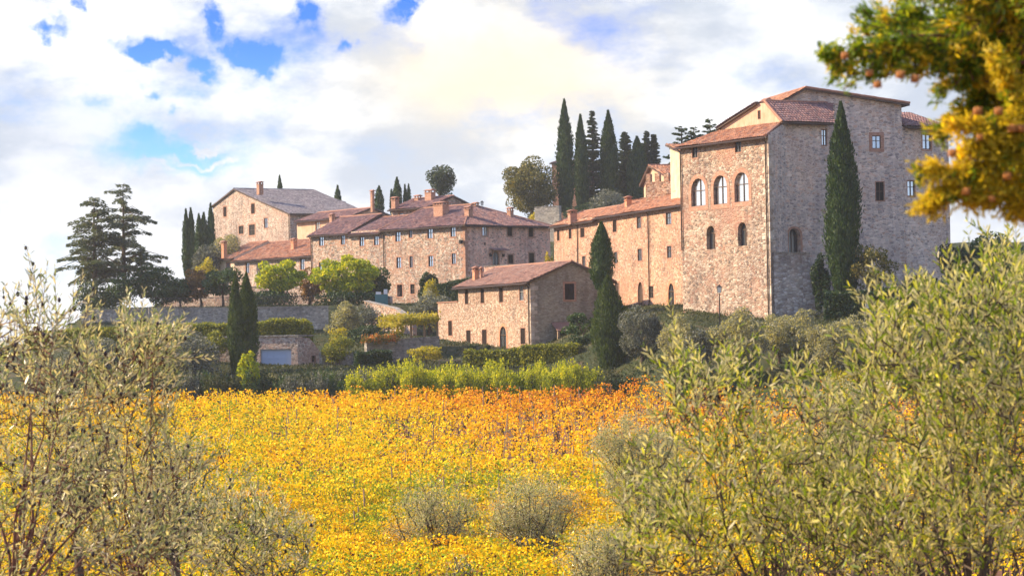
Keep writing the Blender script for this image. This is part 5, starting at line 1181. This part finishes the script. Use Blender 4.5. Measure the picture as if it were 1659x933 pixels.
for X, Y, px in rest:
    vis = -20 < px < 1200; f_ = np.interp(Y, [150, 235], [1, .62]); n = int((84 if vis else 50) * f_ * (1.9 if Y < 150 and vis else 1.35 if Y < 180 and vis else 1) * rgv.uniform(.55, 1.35))
    C = vine_leaves(rgv, n, .2, .45, rgv.uniform(1.2, 2.25)); ca, sa_ = ru
    # thinner, patchier growth in the dry part at the upper right
    if px > 600 and 165 < Y < 215 and rgv.random() < .75: C = C[:int(n * .3)]
    W_ = np.stack([C[:, 0] * 1.3 * ca - C[:, 1] * sa_ + X, C[:, 0] * 1.3 * sa_ + C[:, 1] * ca + Y, C[:, 2] + float(gz(X, Y))], 1); Vs.append(W_)
C = np.concatenate(Vs); n = len(C); lf_ = np.interp(C[:, 1], [110, 150, 200, 235], [.12, .15, .18, .2]); V, Q = quads(rgv, C, rnd_dirs(rgv, n), lf_ * rgv.uniform(.7, 1.35, n), lf_ * .85 * rgv.uniform(.7, 1.3, n))
# bare stems of the far vines
st = rest[rest[:, 1] < 240]; m_ = len(st); zb = gz(st[:, 0], st[:, 1]); w_ = .045
b0 = np.stack([st[:, 0], st[:, 1], zb], 1); dx = np.array([w_, 0, 0]); hz = np.stack([rgv.normal(0, .08, m_), rgv.normal(0, .08, m_), np.full(m_, 1.0)], 1)
SV = np.stack([b0 - dx, b0 + dx, b0 + dx * .6 + hz, b0 - dx * .6 + hz], 1).reshape(-1, 3); SQ = np.arange(4 * m_).reshape(m_, 4)
me = raw_mesh('distant_vines', np.concatenate([V, SV]), np.concatenate([Q, SQ + len(V)]), 4, [L['vine'], M['barkv']], midx=np.concatenate([np.zeros(len(Q)), np.ones(m_)]))
tag(link('distant_vines', me), 'vineyard of yellow and orange vines filling the slope behind the nearest rows', 'vineyard', kind='stuff')
# posts along the rows
rgp = rgen(); pm = MB(); pm.tube([(0, 0, -.2), (.02, 0, 1.0), (0, .01, 2.15)], [.04, .037, .035], 6); pmesh = pm.mesh('vineyard_post', M['wood'])
cand = [k for k in range(len(vines)) if 120 < vines[k, 1] < 232 and 280 < vines[k, 2] < 1120]
for k in rgp.choice(cand, 110, replace=False):
    X, Y, px = vines[k]; o = link('vineyard_post', pmesh); o.location = (X + .3, Y, float(gz(X, Y))); s1 = rgp.uniform(.85, 1.08); o.scale = (s1, s1, s1); o.rotation_euler = (rgp.normal(0, .04), rgp.normal(0, .04), rgp.uniform(0, 6))
    tag(o, 'weathered wooden post standing among the vines', 'post', 'wooden posts in the vineyard')

# ------------------------------------------------------------------ small olives at the near edge of the vineyard
def open_olive(label, px, ytop, w, D, ybot, mat='olive_grey', leafl=.1, dens=.75, ht=None, twigs=1.0):
    """open crowned olive: crooked branches show through fine leaves"""
    rg = rgen(); g = ground_at(px, D); t_ = P(px, ytop, D); rw = w / 2 * D / F; g.x = t_.x; r = thing('olive_tree', label, 'olive tree', g)
    zb = P(px, ybot, D).z; rz = (t_.z - zb) / 2; c = np.array([t_.x, D, zb + rz])
    b = MB(); fk = Vector((g.x, g.y, max(g.z + .5, zb - .1))); b.tube([g - UP * .2, g.lerp(fk, .5) + Vector((.1, 0, 0)), fk], [.16, .13, .1], 7)
    n1 = int(26 * twigs); pts = []
    for i in range(n1):
        d = rnd_dirs(rg, 1, .5)[0]; e = Vector(c + d * np.array([rw, rw, rz]) * rg.uniform(.7, 1.0)); m1 = fk.lerp(e, .35) + Vector(rg.normal(0, .12 * rw, 3)); m2 = fk.lerp(e, .7) + Vector(rg.normal(0, .1 * rw, 3)) + UP * .1 * rz
        b.tube([fk, m1, m2, e], [.05, .035, .02, .006], 5)
        for k in range(9):
            s0 = (m1.lerp(m2, rg.random()) if k % 2 else m2.lerp(e, rg.random())); dd = Vector(rnd_dirs(rg, 1, .9)[0]) * rw * rg.uniform(.15, .6); b.tube([s0, s0 + dd], [.012, .004], 3); pts.append((np.array(s0), np.array(dd)))
    n = int(dens * 4 * rw * rz / (leafl * leafl * .12)); i = rg.integers(0, len(pts), n); S = np.array([p[0] for p in pts]); Dd = np.array([p[1] for p in pts])
    C = S[i] + Dd[i] * rg.uniform(.2, 1.15, (n, 1)) + rg.normal(0, .055 * rw, (n, 3)); Dv = Dd[i] / np.linalg.norm(Dd[i], axis=1, keepdims=True) + rg.normal(0, .6, (n, 3)); Dv /= np.linalg.norm(Dv, axis=1, keepdims=True)
    V, Q = quads(rg, C, Dv, leafl * rg.uniform(.7, 1.4, n), leafl * .3 * rg.uniform(.7, 1.3, n)); np_build('crown', V, Q, 4, L[mat], r); b.build('branches', M['bark'], r, smooth=True); return r
open_olive('left one of two small bare branched olives at the near vineyard edge', 706, 788, 165, 116, 900, dens=1.0, twigs=1.4, leafl=.085)
open_olive('right one of two small olives at the near vineyard edge, denser and darker', 866, 778, 180, 112, 910, dens=1.4, twigs=1.5, leafl=.085)
open_olive('low silvery olive at the bottom edge, right of the two small olives', 985, 862, 190, 92, 960, dens=1.6, leafl=.09)
open_olive('low grey sprig at the bottom edge between the two small olives', 742, 905, 70, 100, 960, dens=.9, leafl=.09)
open_olive('fine grey olive between the vineyard and the right hand olive mass', 1045, 665, 190, 120, 870, dens=1.6)
open_olive('fine twigged whitish olive behind the big right hand olive', 1375, 615, 180, 84, 790, dens=1.6, leafl=.08)
open_olive('grey olive rising behind the left hand olives beside the trunk', 120, 600, 200, 70, 860, dens=.9, leafl=.09)
open_olive('grey olive mass low at the left, under the bushy shoot', 280, 690, 190, 62, 900, dens=.8, leafl=.09)

# ------------------------------------------------------------------ olive boughs close to the camera
def near_olive(label, root_px, D, blobs, shoots, mat, leafl, n_tw, tw_len, barkm='barkr', trunk_r=.06, up=1.0, lean=(0, 0), lpt=16, olives=0, depth=1.0):
    """trunk -> scaffold branches -> twigs with opposite narrow leaves. blobs=(px,py,rx,ry,weight) give where crown hangs; shoots = (px0,py0,px1,py1)"""
    rg = rgen(); g = ground_at(root_px, D); mpp = D / F; r = thing('olive_tree', label, 'olive tree', g); b = MB()
    ws = np.array([q[4] for q in blobs]); ws = ws / ws.sum(); skel = []
    top_b = min(blobs, key=lambda q: q[1])
    fork = g + Vector((rg.normal(0, .05), 0, (P(root_px, 900, D).z - g.z) * .8 if P(root_px, 900, D).z > g.z else .6)); b.tube([g - UP * .2, g.lerp(fork, .5) + Vector((.03, 0, 0)), fork], [trunk_r * 1.3, trunk_r * 1.1, trunk_r], 8)
    for q in blobs:
        cx, cy, rx, ry, wt = q
        for k in range(max(2, int(3 * wt))):
            e = P(cx + rg.uniform(-.7, .7) * rx, cy - rg.uniform(-.4, .8) * ry, D + rg.uniform(-1, 1) * depth * .5); m1 = fork.lerp(e, .4) + Vector(rg.normal(0, .06, 3)); m2 = fork.lerp(e, .75) + Vector(rg.normal(0, .05, 3)) + UP * .05
            path = [fork, m1, m2, e]; b.tube(path, [trunk_r * .36, trunk_r * .22, trunk_r * .11, .002], 6)
            for s0, s1 in zip(path[:-1], path[1:]):
                for t_ in np.arange(0, 1, .1): skel.append(np.array(s0.lerp(s1, t_)))
    skel = np.array(skel); tw = []
    for i in range(n_tw):
        q = blobs[rg.choice(len(blobs), p=ws)]; a = rg.uniform(0, 6.283); rr = math.sqrt(rg.random()); p = P(q[0] + math.cos(a) * rr * q[2], q[1] + math.sin(a) * rr * q[3], D + rg.uniform(-1, 1) * depth)
        if p.z < g.z + .1: continue
        d = Vector(rnd_dirs(rg, 1, up)[0]) + Vector((lean[0], 0, lean[1])); d.normalize(); ln = tw_len * rg.uniform(.6, 1.3); tw.append((p, d, ln))
    for (x0, y0, x1, y1) in shoots:
        dd = rg.uniform(-1, 1) * depth * .7; p0, p1 = P(x0, y0, D + dd), P(x1, y1, D + dd + .1); tw.append((p0, (p1 - p0).normalized(), (p1 - p0).length))
    Cs, Dvs, ls = [], [], []; tw.sort(key=lambda a: (a[0] - fork).length); pool = list(skel)
    for p, d, ln in tw:
        side = d.cross(Vector(rnd_dirs(rg, 1)[0])).normalized(); bend = side * ln * rg.uniform(0, .22); pts = [p, p + d * ln * .5 + bend * .35, p + d * ln + bend * .2 - UP * ln * .03]
        # join the twig to the nearest older wood
        pa = np.array(pool); ds = ((pa - np.array(p)) ** 2).sum(1) + 1e3 * (((pa - np.array(fork)) ** 2).sum(1) > (p - fork).length ** 2 * 1.02); j = np.argmin(ds); s0 = Vector(pa[j]); pool += [np.array(p), np.array(s0.lerp(p, .5)), np.array(p + d * ln * .3)]
        if (s0 - p).length < 6 * tw_len: b.tube([s0, s0.lerp(p, .55) - d * ln * .15, p], [.006, .0045, .003], 3)
        b.tube(pts, [.003, .0024, .0012], 3)
        npair = max(4, int(lpt * ln / tw_len)); tt = np.linspace(.04, 1.0, npair)
        A = np.array(p); B_ = np.array(pts[1]); E_ = np.array(pts[2]); cen = ((1 - tt) ** 2)[:, None] * A + (2 * tt * (1 - tt))[:, None] * (2 * B_ - (A + E_) / 2) + (tt ** 2)[:, None] * E_
        dn = np.array(d); u_ = np.cross(dn, rg.normal(size=3)); u_ /= np.linalg.norm(u_); v_ = np.cross(dn, u_)
        for k in range(npair):
            ax = (u_ if k % 2 else v_)
            for sgn in (-1, 1):
                if rg.random() < .1: continue
                dv = dn * rg.uniform(.7, 1.3) + sgn * ax * rg.uniform(.45, 1.0) + rg.normal(0, .15, 3); dv /= np.linalg.norm(dv); l_ = leafl * rg.uniform(.65, 1.2) * (1 - .35 * max(0, tt[k] - .7) / .3)
                Cs.append(cen[k] + dv * l_ * .55); Dvs.append(dv); ls.append(l_)
    C = np.array(Cs); Dv = np.array(Dvs); ls = np.array(ls); n = len(C)
    S = np.cross(Dv, rg.normal(size=(n, 3))); S /= np.linalg.norm(S, axis=1, keepdims=True); N = np.cross(S, Dv); l_ = ls[:, None]; w_ = l_ * .088 * rg.uniform(.8, 1.3, (n, 1))
    cv = N * l_ * .06 * rg.uniform(-1, 1, (n, 1))
    V = np.stack([C - Dv * l_ * .5, C - Dv * l_ * .18 + S * w_ + cv, C + Dv * l_ * .2 + S * w_ * .9 + cv, C + Dv * l_ * .5, C + Dv * l_ * .2 - S * w_ * .9 + cv, C - Dv * l_ * .18 - S * w_ + cv], 1).reshape(-1, 3)
    o_ = np.arange(n)[:, None] * 6; Q = np.concatenate([o_ + np.array([0, 1, 5, 0])[None]]); 
    F1 = o_ + np.array([0, 1, 2, 3]); F2 = o_ + np.array([0, 3, 4, 5]); np_build('crown', V, np.concatenate([F1, F2]), 4, L[mat], r)
    b.build('branches', M[barkm], r, smooth=True)
    if olives:
        ob = MB(); 
        for i in rg.integers(0, n, olives):
            c = Vector(C[i] - Dv[i] * ls[i] * .4 - np.array([0, 0, .02])); rr = .011 * rg.uniform(.8, 1.2)
            ob.tube([c - UP * rr * 1.4, c - UP * rr * .8, c, c + UP * rr * .8, c + UP * rr * 1.4], [rr * .35, rr * .85, rr, rr * .85, rr * .35], 6)
        ob.build('olives', simple_olive, r, smooth=True)['kind'] = 'stuff'
    return r
simple_olive = simple('ripe_olive_skin', (.03, .015, .02), .3)
near_olive('nearest left olive with reddish crooked trunk and tall thin shoots', 30, 19, [(60, 620, 90, 80, .8), (30, 740, 120, 120, 1.1), (130, 840, 150, 100, 1.1), (40, 560, 60, 50, .5), (30, 900, 100, 60, .6), (230, 900, 100, 60, .5)],
    [(80, 520, 48, 392), (60, 500, 45, 410), (110, 520, 135, 440), (130, 540, 150, 462), (30, 520, 8, 455), (90, 540, 88, 430), (70, 560, 62, 440), (20, 560, 2, 470), (118, 500, 122, 450), (100, 600, 150, 500), (45, 480, 52, 420)],
    'olive_grey', .064, 330, .34, 'barkr', .05, 1.3, (.15, 0), 11, 300, 1.2)
near_olive('left olive whose dense bushy shoot stands against the shaded bank', 235, 20, [(205, 610, 66, 62, 1.3), (225, 570, 40, 30, .5), (240, 760, 80, 90, .9), (200, 860, 90, 70, .9), (180, 680, 60, 50, .4)],
    [(190, 600, 150, 545), (200, 590, 188, 528), (215, 590, 210, 535), (235, 590, 238, 540), (250, 600, 262, 560), (255, 610, 282, 590), (170, 600, 140, 560), (225, 600, 226, 545)],
    'olive_grey', .066, 230, .34, 'barkr', .03, 1.6, (.25, 0), 14, 120, .8)
near_olive('lower olive sprigs left of the vineyard at the bottom edge', 420, 23, [(420, 880, 70, 60, 1.2), (360, 860, 60, 70, .8), (455, 905, 50, 45, .6), (330, 900, 70, 50, .7)],
    [(415, 850, 410, 782), (440, 850, 462, 800), (400, 850, 378, 800), (430, 870, 440, 790), (455, 880, 485, 820), (340, 820, 322, 742), (350, 830, 352, 752), (330, 840, 300, 760)],
    'olive_grey', .062, 200, .33, 'bark', .04, 1.2, (0, 0), 12, 60, .8)
near_olive('biggest olive at the right edge with glossy upright shoots', 1560, 14.5, [(1590, 580, 110, 110, 1.0), (1510, 660, 140, 100, 1.1), (1600, 780, 120, 150, 1.5), (1480, 570, 70, 50, .4), (1480, 860, 190, 90, 1.2), (1640, 500, 50, 80, .4)],
    [(1460, 560, 1448, 452), (1475, 560, 1470, 430), (1500, 540, 1484, 440), (1520, 530, 1526, 455), (1545, 520, 1562, 385), (1570, 480, 1570, 378), (1590, 480, 1612, 395), (1610, 480, 1635, 405), (1640, 470, 1655, 415), (1440, 590, 1414, 488), (1430, 600, 1405, 510), (1450, 610, 1436, 470), (1530, 540, 1500, 455), (1560, 540, 1548, 430), (1600, 540, 1590, 420), (1650, 520, 1659, 430), (1420, 640, 1400, 540), (1485, 600, 1455, 500)],
    'olive', .064, 520, .33, 'bark', .035, 1.6, (-.15, .2), 13, 0, 1.1)
near_olive('long sprayed olive in the lower right, in front of the yellow vines', 1240, 15.5, [(1220, 690, 150, 80, 1.0), (1170, 800, 180, 90, 1.2), (1320, 800, 140, 90, .9), (1220, 890, 240, 60, 1.3), (1380, 860, 150, 90, 1.0), (1130, 640, 60, 50, .3), (1080, 880, 110, 60, .5)],
    [(1150, 660, 1105, 560), (1160, 640, 1122, 555), (1180, 640, 1158, 545), (1210, 640, 1200, 575), (1230, 640, 1228, 562), (1250, 640, 1252, 560), (1290, 660, 1282, 565), (1310, 700, 1300, 600), (1170, 680, 1130, 590), (1110, 680, 1075, 610), (1090, 700, 1040, 640)],
    'olive', .062, 430, .34, 'bark', .028, 1.4, (-.1, .2), 12, 0, 1.1)

# ------------------------------------------------------------------ out of focus conifer boughs at the upper right
def near_conifer():
    rg = rgen(); D = 8.0; g = Vector((2.9, 8.3, float(gz(2.9, 8.3)))); r = thing('cypress_tree', 'out of focus conifer bough with golden sprays and brown cones at the upper right', 'conifer', g)
    b = MB(); b.tube([g - UP * .3, g + UP * 2, Vector((2.8, 8.3, 16))], [.2, .16, .07], 10); Cs, Dv, Cy, Dy = [], [], [], []; cones = []
    def bough(a, bb, r0, ntw, spread, golden, dz=.12, den=34):
        A, B_ = P(*a), P(*bb); mid = A.lerp(B_, .5) + UP * dz * .3; st = Vector((2.82, 8.3, A.z + .05)); b.tube([st, A, mid, B_], [r0 * 1.4, r0, r0 * .7, r0 * .2], 6)
        ax = (B_ - A).normalized()
        for i in range(ntw):
            t_ = rg.random(); p = A.lerp(B_, t_) if t_ < .5 else mid.lerp(B_, (t_ - .5) * 2); d = Vector((ax.x * .5, 0, ax.z * .5)) + Vector(rnd_dirs(rg, 1)[0]) * .9; d.normalize(); ln = spread * rg.uniform(.5, 1.2) * (1.1 - .4 * t_)
            b.tube([p, p + d * ln], [.0035, .0015], 4); n = den; s1 = rg.random(n); C = np.array(p) + np.array(d) * ln * s1[:, None] + rg.normal(0, .011, (n, 3))
            dv = np.array(d) + rg.normal(0, .55, (n, 3)); dv /= np.linalg.norm(dv, axis=1, keepdims=True)
            (Cy if rg.random() < golden else Cs).append(C); (Dy if Cy and len(Cy) and Cy[-1] is C else Dv).append(dv)
            if rg.random() < .05: cones.append(p + d * ln * .8)
    # dark upper mass, its left fringe, and the golden lower boughs
    for k in range(15): bough((1700, rg.uniform(-60, 150), D + rg.uniform(-.3, .3)), (rg.uniform(1350, 1560), rg.uniform(-30, 130), D + rg.uniform(-.3, .3)), .006, 36, .085, .22)
    for k in range(4): bough((1640, 60 + k * 14, D - .1), (1330 + k * 25, 95 + k * 12, D - .1), .006, 34, .06, .3)
    for k in range(8): bough((1700, rg.uniform(90, 200), D + rg.uniform(-.2, .2)), (rg.uniform(1500, 1600), rg.uniform(120, 230), D), .005, 30, .07, .45)
    for k in range(9): bough((1720, rg.uniform(230, 330), D - .3), (rg.uniform(1530, 1620), rg.uniform(190, 300), D - .3), .005, 32, .06, .9)
    for k in range(10): bough((1720, rg.uniform(250, 360), D - .3), (rg.uniform(1480, 1580), rg.uniform(270, 345), D - .3), .005, 32, .055, .92)
    for k in range(3): bough((1670, 220, D - .3), (1600 + 15 * k, 80 + 20 * k, D - .3), .004, 26, .045, .9)
    for Cc, Dd, mt, nm in ((Cs, Dv, 'branch', 'foliage'), (Cy, Dy, 'branch_y', 'foliage')):
        C = np.concatenate(Cc); dd = np.concatenate(Dd); n = min(len(C), len(dd)); C, dd = C[:n], dd[:n]; V, Q = quads(rg, C, dd, (.030) * rg.uniform(.6, 1.3, n), .007 * rg.uniform(.7, 1.4, n)); np_build(nm, V, Q, 4, L[mt], r, label='golden sprays' if mt == 'branch_y' else None)
    b.build('branches', M['barkr'], r, smooth=True); cm = simple('cone_scales', (.40, .15, .025), .6)
    fixed = [P(x, y, D - .35) for x, y in ((1369, 90), (1409, 118), (1422, 137), (1459, 121), (1482, 128), (1584, 180), (1543, 248), (1565, 310), (1607, 322), (1640, 208), (1654, 208), (1588, 222), (1618, 180), (1632, 285))]
    for c in fixed + cones[:3]:
        k = MB(); rr = .0095 * rg.uniform(.8, 1.2); prof = [(-1.1, .3), (-.7, .85), (-.2, 1.05), (.3, 1.0), (.8, .7), (1.1, .25)]; k.tube([Vector(c) + UP * rr * h_ for h_, _ in prof], [rr * q for _, q in prof], 8)
        for j in range(14): a = j * 2.4; h_ = -.8 + j * .12; q = Vector((math.cos(a), math.sin(a), 0)) * rr * .95; k.box(Vector(c) + q + UP * rr * h_, Vector((math.cos(a), math.sin(a), 0)), Vector((-math.sin(a), math.cos(a), 0)), UP, rr * .25, rr * .35, rr * .2, taper=.5)
        k.build('cone', cm, r, smooth=False)
near_conifer()

# ------------------------------------------------------------------ air
if HAZE:
    hb = MB(); hb.box((0, 1400, 12), (1, 0, 0), (0, 1, 0), UP, 2560, 2070, 78)
    m, t, out = newmat('haze_air'); v = t.new('ShaderNodeVolumePrincipled'); v.inputs['Color'].default_value = (.93, .95, 1, 1); v.inputs['Density'].default_value = HAZE; v.inputs['Anisotropy'].default_value = .3
    t.l.new(v.outputs[0], out.inputs['Volume']); hz_ = hb.build('haze', m); hz_['kind'] = 'stuff'
